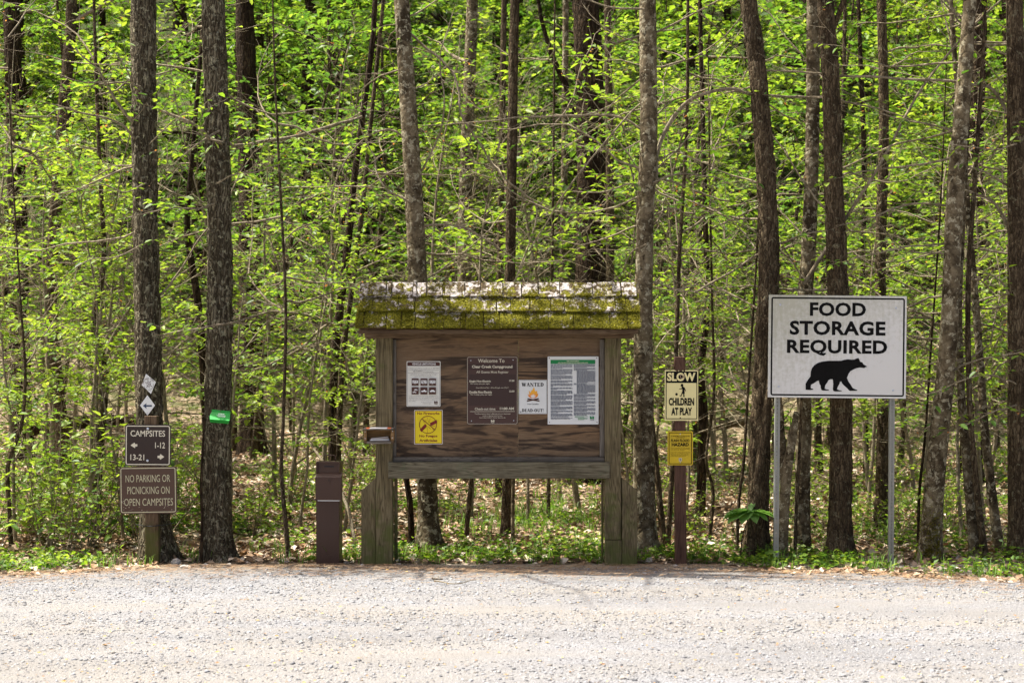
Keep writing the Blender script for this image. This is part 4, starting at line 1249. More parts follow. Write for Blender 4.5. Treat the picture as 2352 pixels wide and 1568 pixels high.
def dress(r, wood, leaves, P, rad, twig_sp, twig_len, leaf, dens, bare=0.0, flat_=0.20, full=True, base=None, orange=0.0, start=0.15):
    """twigs and leaves along the limb P"""
    L = np.linalg.norm(np.diff(P, axis=0), axis=1).sum()
    m = max(2, int(L * (1 - start) / twig_sp))
    T = np.gradient(P, axis=0)
    for k in range(m + 1):
        t = (start + (1 - start) * (k + r.uniform(-0.3, 0.3)) / m) * (len(P) - 1)
        t = min(max(t, 0), len(P) - 1.001); i = int(t)
        p = P[i] + (P[i + 1] - P[i]) * (t - i)
        ax = T[i] / (np.linalg.norm(T[i]) + 1e-9)
        side = np.cross(ax, [0, 0, 1.0]); side /= np.linalg.norm(side) + 1e-9
        sg = 1 if k % 2 else -1
        d = ax * r.uniform(0.5, 1.0) + side * sg * r.uniform(0.5, 1.1) + np.array([0, 0, r.normal(0.06, flat_)])
        if k == m: d = ax
        tl = twig_len * r.uniform(0.55, 1.25) * (1 - 0.45 * t / len(P))
        Q = wander(r, p, d, tl, 5, 0.16, 0.01)
        r1 = max(0.0022, np.interp(t, np.arange(len(P)), rad) * 0.45)
        wood.add(*tube_np(Q, np.linspace(min(r1, 0.006), 0.0014, 5), 3))
        if r.random() < bare: continue
        nl = max(2, int(tl / dens * r.uniform(0.6, 1.2)))
        tt = np.linspace(0.15, 1.0, nl) * 3.999
        ii = np.minimum(tt.astype(int), 3)
        lp = Q[ii] + (Q[ii + 1] - Q[ii]) * (tt - ii)[:, None] + r.normal(0, 0.012, (nl, 3))
        tax = (Q[-1] - Q[0]) / (np.linalg.norm(Q[-1] - Q[0]) + 1e-9)
        s2 = np.cross(tax, [0, 0, 1.0]); s2 /= np.linalg.norm(s2) + 1e-9
        alt = np.where(np.arange(nl) % 2, 1.0, -1.0)[:, None]
        A = tax[None] * 0.6 + s2[None] * alt * 0.9 + r.normal(0, 0.30, (nl, 3)) + np.array([0, 0, -0.22])
        Nn = np.array([[0, 0, 1.0]]) + r.normal(0, 0.26, (nl, 3))
        ll = leaf * r.uniform(0.6, 1.25, nl)
        tn = leaf_tints(r, nl, base, orange)
        ll[tn[:, 0] > tn[:, 1]] *= 0.38
        add_leaves(leaves, lp, A, Nn, ll, r.uniform(0.5, 0.68), tn, full)

def gen_tree(seed, Ht, r0, first, nprim, plen, leaf, dens, twig_sp=0.16, twig_len=0.45, bare=0.15, bare_limb=0.2, lean=0.03, full=True, up=0.35, base=None, orange=0.0, sides=7):
    r = rs(seed); wd = Acc(); lv = Acc()
    n = 16
    stem = wander(r, (0, 0, -0.08), (r.normal(0, lean), r.normal(0, lean), 1), Ht, n, 0.045, 0.03)
    rad = r0 * (1 - np.linspace(0, 1, n) ** 1.2 * 0.88); rad[0] *= 1.35
    wd.add(*tube_np(stem, rad, sides))
    for i in range(nprim):
        t = first + (0.99 - first) * (i + r.uniform(0, 1)) / nprim
        tt = t * (n - 1); k = min(int(tt), n - 2)
        p = stem[k] + (stem[k + 1] - stem[k]) * (tt - k)
        az = i * 2.4 + r.normal(0, 0.5)
        el = r.normal(up + 0.5 * t, 0.22)
        L = plen * (max(0.12, 1 - t) ** 0.55) * r.uniform(0.55, 1.25) + 0.25
        m = 8
        P = wander(r, p, (math.cos(az) * math.cos(el), math.sin(az) * math.cos(el), math.sin(el)), L, m, 0.13, -0.015)
        rr = np.interp(tt, np.arange(n), rad)
        pr = np.linspace(min(rr * 0.45, 0.012 + 0.012 * L), 0.003, m)
        wd.add(*tube_np(P, pr, 4))
        dress(r, wd, lv, P, pr, twig_sp * (1.0 if r.random() > bare_limb else 1.6), twig_len, leaf, dens, bare if r.random() > bare_limb else 0.92, full=full, base=base, orange=orange)
    return wd, lv

def proto(name, *a, **k):
    wd, lv = gen_tree(*a, **k)
    return wd.mesh(name + '_wood', True), lv.mesh(name + '_leaves', False, True)

def plant(name, label, cat, protos, idx, x, y, rz, sc, group, mat='bark_twig', parts=('trunk', 'crown')):
    t = thing(name, label, cat, (x, y, g1(x, y) - 0.02), rz, group)
    t.scale = (sc, sc, sc)
    wood_me, leaf_me = protos[idx]
    link(parts[0], wood_me, M[mat], t)
    c = link(parts[1], leaf_me, M['leaf'], t); c['kind'] = 'stuff'
    return t

# ------------------------------------------------------------------ trunks told apart in the photograph
def trunk_mesh(pts, d, top, kind, seed, flare=0.5, dpts=None):
    """pts: (px,py,width px) from the ground up; returns mesh vertices relative to the base and the axis"""
    r = rs(seed)
    k = (D + d) / F
    P = []
    for i, (a, b, w) in enumerate(pts):
        q = W(a, b, d + (dpts[i] if dpts else 0)); P.append((q.x, q.y, q.z, w * k / 2))
    P = np.array(P)
    base = P[0].copy(); base[2] = g1(base[0], base[1])
    P[0, 2] = base[2] - 0.06
    if top and P[-1, 2] < top:
        dirv = (P[-1] - P[-2]); dirv /= max(0.1, dirv[2])
        h = top - P[-1, 2]
        mid = P[-1] + dirv * h * 0.5; mid[3] = P[-1, 3] * 0.8
        end = P[-1] + dirv * h * 0.8; end[2] = top; end[3] = P[-1, 3] * 0.45
        P = np.vstack([P, mid, end])
    hgt = P[-1, 2] - P[0, 2]
    m = int(max(14, min(170, hgt / (0.045 if kind == 'oak' else 0.07))))
    C = spline(P, m); C[:, 3] = np.maximum(C[:, 3], 0.003)
    C[:, :3] -= base[:3]
    rmax = C[:, 3].max()
    sides = 44 if kind == 'oak' and rmax > 0.08 else (26 if rmax > 0.06 else (12 if rmax > 0.025 else 8))
    z = C[:, 2]
    fl = 1 + flare * np.exp(-np.clip(z, 0, None) / (rmax * 1.1))
    V, Q = tube_np(C[:, :3], C[:, 3], sides)
    ctr = np.repeat(C[:, :3], sides, 0); off = V - ctr; rad = np.linalg.norm(off, axis=1); dirn = off / (rad[:, None] + 1e-9)
    ang = np.arctan2(dirn[:, 1], dirn[:, 0])
    lob = 1 + 0.22 * np.cos(ang * 5 + seed) * np.exp(-np.clip(V[:, 2], 0, None) / (rmax * 0.9)) * (flare > 0.2)
    rr = rad * (1 + (np.repeat(fl, sides) - 1) * 0.6) * lob
    if kind == 'oak':
        s = np.stack([dirn[:, 0] * rad * 42, dirn[:, 1] * rad * 42, V[:, 2] * 7 + seed], 1)
        q = 1 - np.abs(2 * vn(s) - 1)
        rr = rr + (0.5 - q) * 0.020 * np.clip(rad / 0.1, 0.2, 1.2)
    lump = fbm(np.stack([dirn[:, 0] * 1.5, dirn[:, 1] * 1.5, V[:, 2] * 2.2 + seed * 3], 1), 3) - 0.5
    rr = rr * (1 + 0.16 * lump)
    V = ctr + dirn * rr[:, None]
    return V, Q, C, base

NAMED = {}
def tree(key, name, label, pts, d, kind, mat, seed, top=10.5, crown=True, flare=0.5, limbs=(), group=None, dpts=None, crown_n=6, bare=0.55, leaf=0.075, lowtwigs=0):
    """limbs: (polyline of px, depth offsets or None, width0 px, width1 px, leafiness)"""
    r = rs(seed)
    V, Q, C, base = trunk_mesh(pts, d, top, kind, seed, flare, dpts)
    t = thing(name, label, 'tree', base[:3], 0, group)
    wd = Acc(); lv = Acc()
    wd.add(V, Q)
    k = (D + d) / F
    link('trunk', wd.mesh('trunk', True), M[mat], t)
    for li, (pl, do, w0, w1, leafy) in enumerate(limbs):
        q = np.array([np.array(W(a, b, d + (do[i] if do is not None else 0.10 * math.sin(i * 1.3 + li)))) - base[:3] for i, (a, b) in enumerate(pl)])
        m = max(10, len(pl) * 6)
        S = spline(q, m)
        S += (fbm(S * 5 + seed + li, 2)[:, None] - 0.5) * 0.05
        rad = np.linspace(w0, w1, m) * k / 2
        lb_ = Acc(); lb_.add(*tube_np(S, rad, 7))
        dress(r, lb_, lv, S, rad, 0.16, 0.55, leaf, 0.055, 1 - leafy, orange=0.06)
        link('branch', lb_.mesh('branch', True), M['bark_twig' if w0 < 16 else mat], t)
    if lowtwigs:
        for i in range(lowtwigs):
            z = r.uniform(1.4, 5.4); kk = int(np.argmin(np.abs(C[:, 2] - z)))
            az = r.uniform(0, 6.28)
            P = wander(r, C[kk, :3], (math.cos(az), abs(math.sin(az)) + 0.25, r.normal(0.25, 0.35)), r.uniform(0.9, 2.6), 9, 0.2)
            pr = np.linspace(0.011, 0.0025, 9)
            br = Acc(); br.add(*tube_np(P, pr, 4))
            dress(r, br, lv, P, pr, 0.15, 0.55, leaf, 0.055, 0.35 if kind == 'thin' else 0.72, orange=0.10)
            link('branch', br.mesh('branch', True), M['bark_twig'], t)
    if crown and top > 6:
        for i in range(crown_n):
            z = r.uniform(5.6, top * 0.98); kk = int(np.argmin(np.abs(C[:, 2] - z)))
            az = r.uniform(0, 6.28); L = r.uniform(1.0, 2.4)
            P = wander(r, C[kk, :3], (math.cos(az), math.sin(az), r.uniform(0.2, 0.9)), L, 8, 0.14)
            pr = np.linspace(min(0.03, C[kk, 3] * 0.5), 0.004, 8)
            br = Acc(); br.add(*tube_np(P, pr, 4))
            dress(r, br, lv, P, pr, 0.22, 0.6, leaf * 1.2, 0.09, bare, full=False)
            link('branch', br.mesh('branch', True), M['bark_twig'], t)
    if lv.n:
        c = link('crown', lv.mesh('crown', False, True), M['leaf'], t); c['kind'] = 'stuff'
    NAMED[key] = t
    return t

A_ = tree
A_('A', 'oak_tree', 'furrowed oak trunk behind the campsites sign, trail diamonds nailed to it', [(364, 1297, 84), (360, 1240, 74), (352, 1150, 66), (343, 900, 61), (336, 600, 59), (331, 300, 58), (329, 0, 57)], 0.27, 'oak', 'bark_oak', 11,
   limbs=[([(322, 300), (280, 250), (245, 200), (215, 150), (180, 110)], [0, -.2, -.3, -.4, -.4], 9, 3, 0.7), ([(325, 330), (270, 285), (200, 262), (130, 240)], [0, -.25, -.4, -.5], 7, 3, 0.5), ([(330, 240), (300, 175), (258, 120)], [0, -.3, -.45], 5, 2, 0.9), ([(335, 420), (290, 440), (230, 425), (170, 440), (110, 480)], [-.1, -.35, -.5, -.6, -.6], 4, 2, 0.95), ([(325, 200), (260, 190), (190, 190), (120, 165)], [-.1, -.35, -.5, -.5], 4, 2, 0.95), ([(330, 560), (270, 590), (200, 600), (140, 640)], [-.1, -.3, -.4, -.4], 4, 2, 0.9), ([(345, 330), (385, 290), (420, 262), (455, 250)], [-.1, -.35, -.45, -.5], 3, 2, 1.0)], crown_n=4, lowtwigs=5)
A_('B', 'oak_tree', 'straight oak trunk with a green carton pinned at eye height', [(500, 1293, 80), (499, 1240, 70), (498, 1100, 66), (502, 900, 62), (505, 620, 58), (500, 350, 57), (489, 0, 54)], 0.30, 'oak', 'bark_oak', 12,
   limbs=[([(490, 470), (450, 480), (400, 478), (340, 490), (270, 505)], [-.15, -.3, -.45, -.5, -.5], 5, 2, 0.9), ([(505, 300), (470, 320), (430, 350), (380, 395)], [-.15, -.3, -.4, -.4], 5, 2, 0.9), ([(500, 420), (540, 400), (590, 395), (640, 380)], [-.15, -.3, -.35, -.35], 4, 2, 0.9), ([(495, 640), (540, 650), (590, 690), (630, 700)], [.05, .1, .1, .1], 4, 2, 0.9)], crown_n=4, lowtwigs=6)
A_('C', 'oak_tree', 'dark trunk in shade just behind the carton oak', [(580, 1040, 60), (577, 900, 54), (575, 700, 52), (572, 400, 48), (562, 0, 42)], 12.0, 'oak', 'bark_dark', 13, top=14, lowtwigs=8)
A_('D', 'beech_tree', 'lichen-blotched beech trunk rising behind the roof near its left end', [(988, 1293, 62), (985, 1240, 52), (981, 1100, 46), (968, 760, 45), (960, 640, 44), (948, 400, 41), (935, 200, 38), (922, 0, 35)], 0.75, 'beech', 'bark_beech', 14, flare=0.8,
   limbs=[([(930, 60), (968, 103), (1035, 165), (1060, 260), (1097, 322), (1161, 412), (1226, 468), (1228, 520), (1200, 600), (1180, 648)], None, 6, 3, 0.35), ([(945, 330), (900, 300), (850, 310), (800, 360), (760, 440)], None, 6, 2.5, 0.3),
          ([(955, 420), (1000, 330), (1020, 250), (1015, 120), (1040, 30)], None, 5, 2.5, 0.3), ([(958, 520), (1010, 515), (1070, 525), (1130, 560), (1175, 590)], None, 6, 2.5, 0.25), ([(950, 470), (890, 430), (850, 350), (815, 250), (800, 140)], None, 5, 2, 0.4)], bare=0.6, lowtwigs=16)
A_('E', 'oak_tree', 'slim rough dark trunk behind the middle of the roof', [(1163, 1238, 30), (1164, 1150, 25), (1170, 900, 25), (1172, 640, 25), (1175, 400, 24), (1182, 0, 22)], 1.8, 'oak', 'bark_brown', 15, crown_n=6, lowtwigs=3)
A_('F', 'oak_tree', 'broad dark oak trunk far behind the right half of the roof', [(1358, 1112, 84), (1358, 900, 78), (1358, 600, 72), (1358, 300, 68), (1345, 0, 60)], 7.2, 'oak', 'bark_dark', 16, top=13, lowtwigs=8,
   limbs=[([(1330, 330), (1300, 200), (1255, 90), (1230, -30)], None, 16, 8, 0.4)])
A_('G', 'beech_tree', 'beech trunk against the right end of the roof with a forking limb', [(1484, 1287, 62), (1480, 1200, 53), (1478, 1000, 48), (1478, 700, 43), (1482, 500, 41), (1490, 300, 41), (1487, 0, 38)], 0.55, 'beech', 'bark_beech', 17, flare=0.8,
   limbs=[([(1500, 430), (1515, 330), (1560, 252), (1617, 215), (1680, 205), (1746, 217), (1850, 224), (1918, 228), (2046, 258), (2175, 305)], None, 11, 2.5, 0.5), ([(1480, 300), (1410, 268), (1290, 268), (1180, 272), (1050, 285), (960, 290)], None, 6, 2, 0.15),
          ([(1475, 235), (1440, 268), (1370, 350), (1311, 425), (1268, 490), (1215, 580), (1182, 645)], None, 5, 2.5, 0.15), ([(1490, 440), (1450, 420), (1390, 440), (1330, 440), (1290, 430)], None, 5, 2, 0.9), ([(1500, 420), (1560, 400), (1640, 405), (1700, 430)], None, 5, 2, 0.9),
          ([(1485, 560), (1450, 580), (1425, 630), (1390, 655)], None, 4, 2, 0.2), ([(1495, 380), (1550, 350), (1610, 350), (1680, 335)], None, 4, 2, 1.0), ([(1490, 640), (1550, 665), (1610, 655), (1680, 690)], [0, -.1, -.1, -.1], 4, 2, 0.9), ([(1490, 500), (1545, 480), (1600, 500), (1660, 480)], None, 4, 2, 1.0), ([(1475, 320), (1430, 345), (1380, 340), (1330, 360)], None, 4, 2, 0.95), ([(1485, 20), (1400, 18), (1330, -10)], None, 5, 3, 0.3)], bare=0.6, lowtwigs=14)
A_('H', 'young_tree', 'thin dark stem leaning left behind the yellow sign post', [(1527, 1262, 19), (1518, 1180, 15), (1507, 1060, 13), (1490, 900, 11), (1478, 760, 9)], 0.95, 'thin', 'bark_brown', 18, top=0, crown=False, flare=0.3)
A_('H2', 'young_tree', 'thin upright stem hidden behind the yellow sign post', [(1532, 1265, 14), (1540, 1150, 12), (1547, 1000, 11), (1560, 600, 9), (1577, 300, 8), (1580, 0, 7)], 1.1, 'thin', 'bark_brown', 19, top=6.5, crown=False, flare=0.3, lowtwigs=10)
A_('I', 'oak_tree', 'bent oak trunk just left of the bear sign', [(1737, 1292, 62), (1740, 1200, 52), (1746, 1000, 48), (1757, 800, 48), (1766, 620, 47), (1762, 450, 46), (1750, 280, 44), (1735, 120, 42), (1718, 0, 38)], 0.5, 'oak', 'bark_brown', 20,
   limbs=[([(1745, 1010), (1765, 950), (1790, 900), (1812, 830)], None, 5, 3, 0.0), ([(1595, 673), (1680, 625), (1746, 582), (1840, 541), (1900, 530)], [.3, .2, .1, -.1, -.1], 6, 3, 0.2)], crown_n=4, lowtwigs=7)
A_('I2', 'young_tree', 'thin stem leaning across the foot of the bent oak', [(1722, 1287, 24), (1732, 1180, 21), (1750, 1030, 19), (1763, 930, 17), (1772, 840, 13)], 0.22, 'thin', 'bark_brown', 21, top=0, crown=False, flare=0.3)
A_('J', 'beech_tree', 'pale straight beech trunk behind the left half of the bear sign', [(1842, 1272, 40), (1843, 1150, 36), (1845, 1000, 34), (1850, 800, 33), (1849, 690, 34), (1858, 560, 33), (1866, 300, 31), (1868, 0, 30)], 0.75, 'beech', 'bark_beech', 22, flare=0.6, crown_n=4, bare=0.6, lowtwigs=7)
A_('J2', 'young_tree', 'crooked lichened stem with a broken top below the bear sign', [(1797, 1291, 26), (1800, 1200, 24), (1806, 1090, 25), (1818, 1020, 20), (1830, 945, 13)], 0.25, 'thin', 'bark_beech', 23, top=0, crown=False, flare=0.4, limbs=[([(1803, 1110), (1797, 1040), (1794, 960), (1790, 905)], None, 18, 13, 0.0)])
A_('J3', 'young_tree', 'pencil-thin dark stem between two beech trunks under the bear sign', [(1826, 1292, 8), (1828, 1200, 8), (1832, 1120, 8), (1838, 1000, 7), (1842, 900, 6)], 0.3, 'thin', 'bark_brown', 24, top=0, crown=False, flare=0.2)
A_('K', 'oak_tree', 'stout trunk with a flared foot behind the middle of the bear sign', [(1928, 1295, 66), (1929, 1200, 55), (1932, 1000, 50), (1928, 800, 50), (1922, 600, 48), (1915, 400, 44), (1908, 200, 40), (1896, 0, 38)], 0.42, 'oak', 'bark_brown', 25, flare=0.6,
   limbs=[([(1910, 300), (1900, 180), (1912, 80), (1935, 10), (1960, -60)], None, 16, 11, 0.2), ([(1849, 650), (1905, 560), (1960, 475), (1995, 421), (2038, 348), (2115, 206), (2227, 68), (2300, 0)], [.2, .1, 0, -.1, -.1, 0, .1, .1], 10, 4, 0.15)], crown_n=6, lowtwigs=8)
A_('L', 'beech_tree', 'leaning beech trunk with moss on its foot, right of the bear sign', [(2133, 1297, 54), (2140, 1200, 47), (2152, 1050, 44), (2168, 900, 42), (2180, 760, 40), (2187, 600, 38), (2192, 480, 40), (2205, 300, 36), (2217, 150, 33), (2228, 0, 30)], 0.3, 'beech', 'bark_beech', 26, flare=0.5,
   limbs=[([(2188, 365), (2100, 380), (2003, 391), (1935, 405)], None, 6, 2.5, 0.6), ([(2180, 470), (2090, 468), (2003, 498), (1943, 515)], None, 6, 3, 0.2), ([(2190, 560), (2100, 565), (2000, 585), (1935, 600)], None, 5, 2.5, 0.5), ([(2175, 820), (2110, 850), (2060, 900), (2020, 940)], [0, .2, .3, .4], 4, 2, 0.7)], crown_n=4, bare=0.6, lowtwigs=10)
A_('M', 'pine_tree', 'dark plated pine trunk farther back beside the leaning beech', [(2230, 1112, 50), (2232, 800, 46), (2236, 400, 44), (2247, 0, 40)], 7.2, 'oak', 'bark_dark', 27, top=14, lowtwigs=5)
A_('N', 'beech_tree', 'straight trunk at the right edge of the frame', [(2340, 1292, 48), (2338, 1000, 46), (2336, 700, 42), (2334, 300, 40), (2330, 0, 38)], 0.45, 'beech', 'bark_brown', 28, flare=0.4,
   limbs=[([(2322, 275), (2300, 235), (2270, 200), (2200, 188), (2046, 180), (1918, 172), (1830, 163), (1760, 161)], None, 9, 3.5, 0.1), ([(2320, 525), (2285, 470), (2240, 440), (2180, 430)], None, 8, 3, 0.3), ([(2330, 440), (2280, 405), (2220, 385), (2170, 380)], None, 6, 3, 0.4), ([(2330, 690), (2290, 640), (2250, 625)], None, 5, 2, 0.6), ([(2335, 880), (2280, 862), (2220, 872), (2150, 900), (2095, 905)], [-.1, -.3, -.4, -.4, -.3], 4, 2, 1.0), ([(2335, 930), (2290, 940), (2240, 965), (2190, 990)], [-.1, -.3, -.35, -.35], 4, 2, 1.0), ([(2335, 330), (2290, 345), (2230, 340), (2180, 330)], [-.1, -.3, -.4, -.4], 4, 2, 0.9)], crown_n=6, lowtwigs=10)
A_('O1', 'young_tree', 'leftmost of the thin leaning stems between the mossy beech and the frame edge', [(2240, 1290, 26), (2228, 1150, 22), (2215, 1000, 20), (2206, 860, 18), (2203, 700, 14), (2212, 500, 12)], 0.5, 'thin', 'bark_beech', 29, top=6, crown=False, lowtwigs=8)
A_('O2', 'young_tree', 'middle one of the thin leaning stems between the mossy beech and the frame edge', [(2264, 1292, 20), (2250, 1180, 17), (2236, 1050, 15), (2226, 900, 13), (2224, 650, 12), (2240, 400, 10)], 0.4, 'thin', 'bark_brown', 30, top=6, crown=False, lowtwigs=6)
A_('O3', 'young_tree', 'rightmost and stoutest of the thin leaning stems beside the frame edge', [(2298, 1278, 25), (2280, 1150, 22), (2263, 1000, 20), (2252, 850, 18), (2237, 650, 16), (2216, 400, 14)], 0.7, 'thin', 'bark_beech', 31, top=6.5, crown=False, lowtwigs=8)
A_('P', 'oak_tree', 'slim brown trunk just left of the bear sign\'s right steel post', [(2022, 1217, 34), (2026, 1100, 30), (2028, 900, 28), (2022, 600, 26), (2030, 300, 24), (2025, 0, 22)], 2.4, 'oak', 'bark_brown', 32, crown_n=5, lowtwigs=6)
A_('P2', 'young_tree', 'thin dark far stem between the stout trunk and the slim brown one', [(1990, 1095, 14), (1987, 950, 13), (1980, 700, 12), (1985, 400, 12), (1975, 100, 10)], 8.2, 'thin', 'bark_dark', 33, top=9, crown=False, lowtwigs=5)
A_('Q1', 'oak_tree', 'dark trunk deep in the shade at the left frame edge', [(52, 1066, 50), (46, 800, 44), (38, 400, 42), (25, 0, 36)], 10.5, 'oak', 'bark_dark', 34, top=14, lowtwigs=8)
A_('Q2', 'oak_tree', 'bent brown trunk behind the shrubs, far left of the campsites sign', [(145, 1112, 36), (143, 1000, 31), (118, 700, 27), (135, 400, 28), (160, 100, 26), (165, 0, 24)], 7.2, 'oak', 'bark_brown', 35, top=12, lowtwigs=6)
A_('Q3', 'young_tree', 'crooked thin tree with a dark knot hole left of the campsites sign', [(222, 1213, 22), (225, 1080, 20), (238, 900, 22), (234, 835, 22), (216, 740, 15), (238, 600, 12), (230, 400, 10)], 2.5, 'thin', 'bark_brown', 36, top=6.5, crown=False, lowtwigs=8,
   limbs=[([(236, 840), (262, 770), (300, 700), (318, 640)], None, 11, 4, 0.3)])
A_('Q4', 'young_tree', 'dark crooked stem among leafy shoots at the far left', [(27, 1277, 12), (22, 1180, 10), (18, 1075, 10), (38, 1010, 9), (52, 960, 8), (58, 860, 7), (48, 700, 5)], 0.9, 'thin', 'bark_brown', 37, top=5, crown=False, lowtwigs=10)
A_('R', 'young_tree', 'thin dark tree leaning right above the fee box', [(762, 1196, 20), (763, 1050, 19), (765, 900, 19), (776, 750, 19), (800, 550, 17), (815, 400, 15), (835, 250, 14), (855, 100, 13), (862, 0, 12)], 3.0, 'thin', 'bark_dark', 38, top=9, crown_n=5,
   limbs=[([(832, 270), (760, 290), (690, 310), (600, 325), (550, 335), (486, 318), (445, 285), (374, 255)], [0, -.6, -1.2, -1.8, -2.2, -3.1, -3.3, -3.3], 9, 5, 0.45), ([(790, 758), (712, 725), (628, 718), (534, 741), (375, 769)], [0, -.8, -1.6, -3.1, -3.2], 7, 3, 0.35), ([(775, 740), (740, 753), (690, 800), (628, 832), (580, 850)], [0, -.5, -1, -1.5, -1.8], 7, 3, 0.6),
          ([(780, 640), (730, 560), (690, 520), (620, 500)], None, 6, 3, 0.4)], lowtwigs=6)
A_('R2', 'young_tree', 'slender second stem crossing the dark leaning tree above the fee box', [(772, 1190, 15), (782, 900, 14), (792, 780, 13), (806, 680, 12), (830, 500, 11), (850, 300, 10)], 3.2, 'thin', 'bark_brown', 39, top=8, crown=False, lowtwigs=8)
A_('S1', 'beech_tree', 'grey lichened trunk far back between the roof\'s left end and centre', [(1068, 1114, 36), (1068, 800, 33), (1068, 500, 32), (1078, 200, 28), (1085, 0, 26)], 7.2, 'beech', 'bark_beech', 40, top=12, lowtwigs=5)
A_('S2', 'young_tree', 'thin straight stem beside the slim rough trunk behind the roof', [(1145, 1130, 17), (1147, 900, 16), (1150, 500, 15), (1158, 0, 13)], 6.0, 'thin', 'bark_brown', 41, top=11, crown=False, lowtwigs=6)
A_('T1', 'young_tree', 'thin trunk immediately right of the broad dark oak', [(1405, 1130, 22), (1402, 700, 20), (1400, 300, 18), (1395, 0, 16)], 6.0, 'thin', 'bark_brown', 42, top=11, crown=False, lowtwigs=6)
A_('T2', 'beech_tree', 'pale thin far trunk left of the broad dark oak', [(1288, 1100, 18), (1290, 800, 17), (1295, 500, 16), (1300, 0, 14)], 8.0, 'thin', 'bark_beech', 43, top=12, crown=False, lowtwigs=6)
A_('U', 'young_tree', 'wiry dark sapling stem between the carton oak and the fee box', [(664, 1287, 13), (656, 1200, 11), (646, 1080, 9), (651, 950, 8), (656, 700, 7), (642, 400, 6)], 0.35, 'thin', 'bark_brown', 44, top=5.5, crown=False, flare=0.2, lowtwigs=9)
A_('V', 'young_tree', 'dark crooked tree leaning left between the two oaks', [(476, 1150, 20), (474, 1000, 19), (468, 850, 20), (455, 700, 18), (436, 580, 16), (430, 500, 14), (442, 350, 11)], 4.5, 'thin', 'bark_dark', 45, top=8, crown=False, lowtwigs=8)
A_('V2', 'young_tree', 'straight dark shoot standing against the left side of the carton oak', [(462, 1298, 7), (464, 1200, 7), (462, 1100, 6), (470, 960, 5)], 0.1, 'thin', 'bark_dark', 46, top=0, crown=False, flare=0.1, lowtwigs=0)
A_('Y1', 'young_tree', 'thin dark stem right behind the board\'s left post', [(946, 1262, 16), (942, 1160, 14), (932, 1080, 13), (925, 900, 12)], 1.0, 'thin', 'bark_dark', 47, top=0, crown=False)
A_('Y2', 'young_tree', 'short leaning stem seen through the open bottom of the board', [(1071, 1245, 11), (1074, 1190, 12), (1083, 1090, 10), (1092, 950, 9)], 1.6, 'thin', 'bark_brown', 48, top=0, crown=False)
A_('Y3', 'young_tree', 'far upright stem seen through the board\'s open bottom, right of centre', [(1259, 1188, 9), (1260, 1130, 9), (1262, 1000, 8)], 3.2, 'thin', 'bark_brown', 49, top=6, crown=False, lowtwigs=5)
A_('Y4', 'young_tree', 'pair stem hugging the slim rough trunk under the board', [(1178, 1255, 9), (1178, 1180, 9), (1180, 1090, 8), (1190, 950, 7)], 1.3, 'thin', 'bark_beech', 50, top=0, crown=False)
A_('X1', 'young_tree', 'dark stem with a bare top right of the yellow sign post', [(1607, 1180, 22), (1612, 1080, 22), (1615, 950, 22), (1610, 850, 18), (1625, 700, 14), (1620, 500, 12)], 3.5, 'thin', 'bark_dark', 51, top=8, crown=False, lowtwigs=8)
A_('X2', 'young_tree', 'wavy thin stem halfway between the yellow signs and the bent oak', [(1628, 1240, 9), (1638, 1130, 8), (1622, 1050, 7), (1640, 900, 7), (1636, 700, 6)], 1.7, 'thin', 'bark_brown', 52, top=5, crown=False, lowtwigs=9)
A_('X3', 'young_tree', 'thin stem close to the left of the bent oak', [(1692, 1272, 8), (1697, 1150, 8), (1708, 1060, 8), (1718, 900, 6)], 0.7, 'thin', 'bark_brown', 53, top=4.5, crown=False, lowtwigs=5)
A_('X4', 'young_tree', 'slender dark sapling left of the mossy leaning beech', [(2108, 1262, 8), (2112, 1130, 7), (2125, 1000, 6), (2135, 850, 5)], 0.9, 'thin', 'bark_dark', 54, top=5, crown=False, lowtwigs=7)
A_('X5', 'young_tree', 'thin leaning sapling under the right frame edge shrubs', [(2358, 1140, 9), (2340, 1000, 8), (2322, 880, 7)], 4.6, 'thin', 'bark_brown', 55, top=6, crown=False, lowtwigs=8)

# moss at the foot of the leaning beech
def foot_moss():
    r = rs(8); b = np.array(NAMED['L'].location)
    n = 2600; an = r.uniform(2.2, 5.0, n); z = np.abs(r.normal(0, 0.22, n)); z = z[:, None]
    rad = 0.105 + 0.05 * np.exp(-z[:, 0] / 0.1) - 0.01 * z[:, 0]
    ctr = np.stack([0.03 + 0.05 * z[:, 0], 0 * z[:, 0], z[:, 0]], 1)
    P = ctr + np.stack([np.cos(an) * rad, np.sin(an) * rad, 0 * an], 1)
    A = np.stack([np.cos(an), np.sin(an), 0.4 + 0 * an], 1) + r.normal(0, 0.6, (n, 3))
    lv = Acc(); add_leaves(lv, P, A, r.normal(0, 1, (n, 3)), r.uniform(0.012, 0.028, n), 0.5, np.array([[0.15, 0.14, 0.014]]) * r.uniform(0.5, 1.5, (n, 1)), False)
    o = link('moss', lv.mesh('moss', False, True), M['moss_tuft'], NAMED['L']); o['kind'] = 'stuff'
foot_moss()

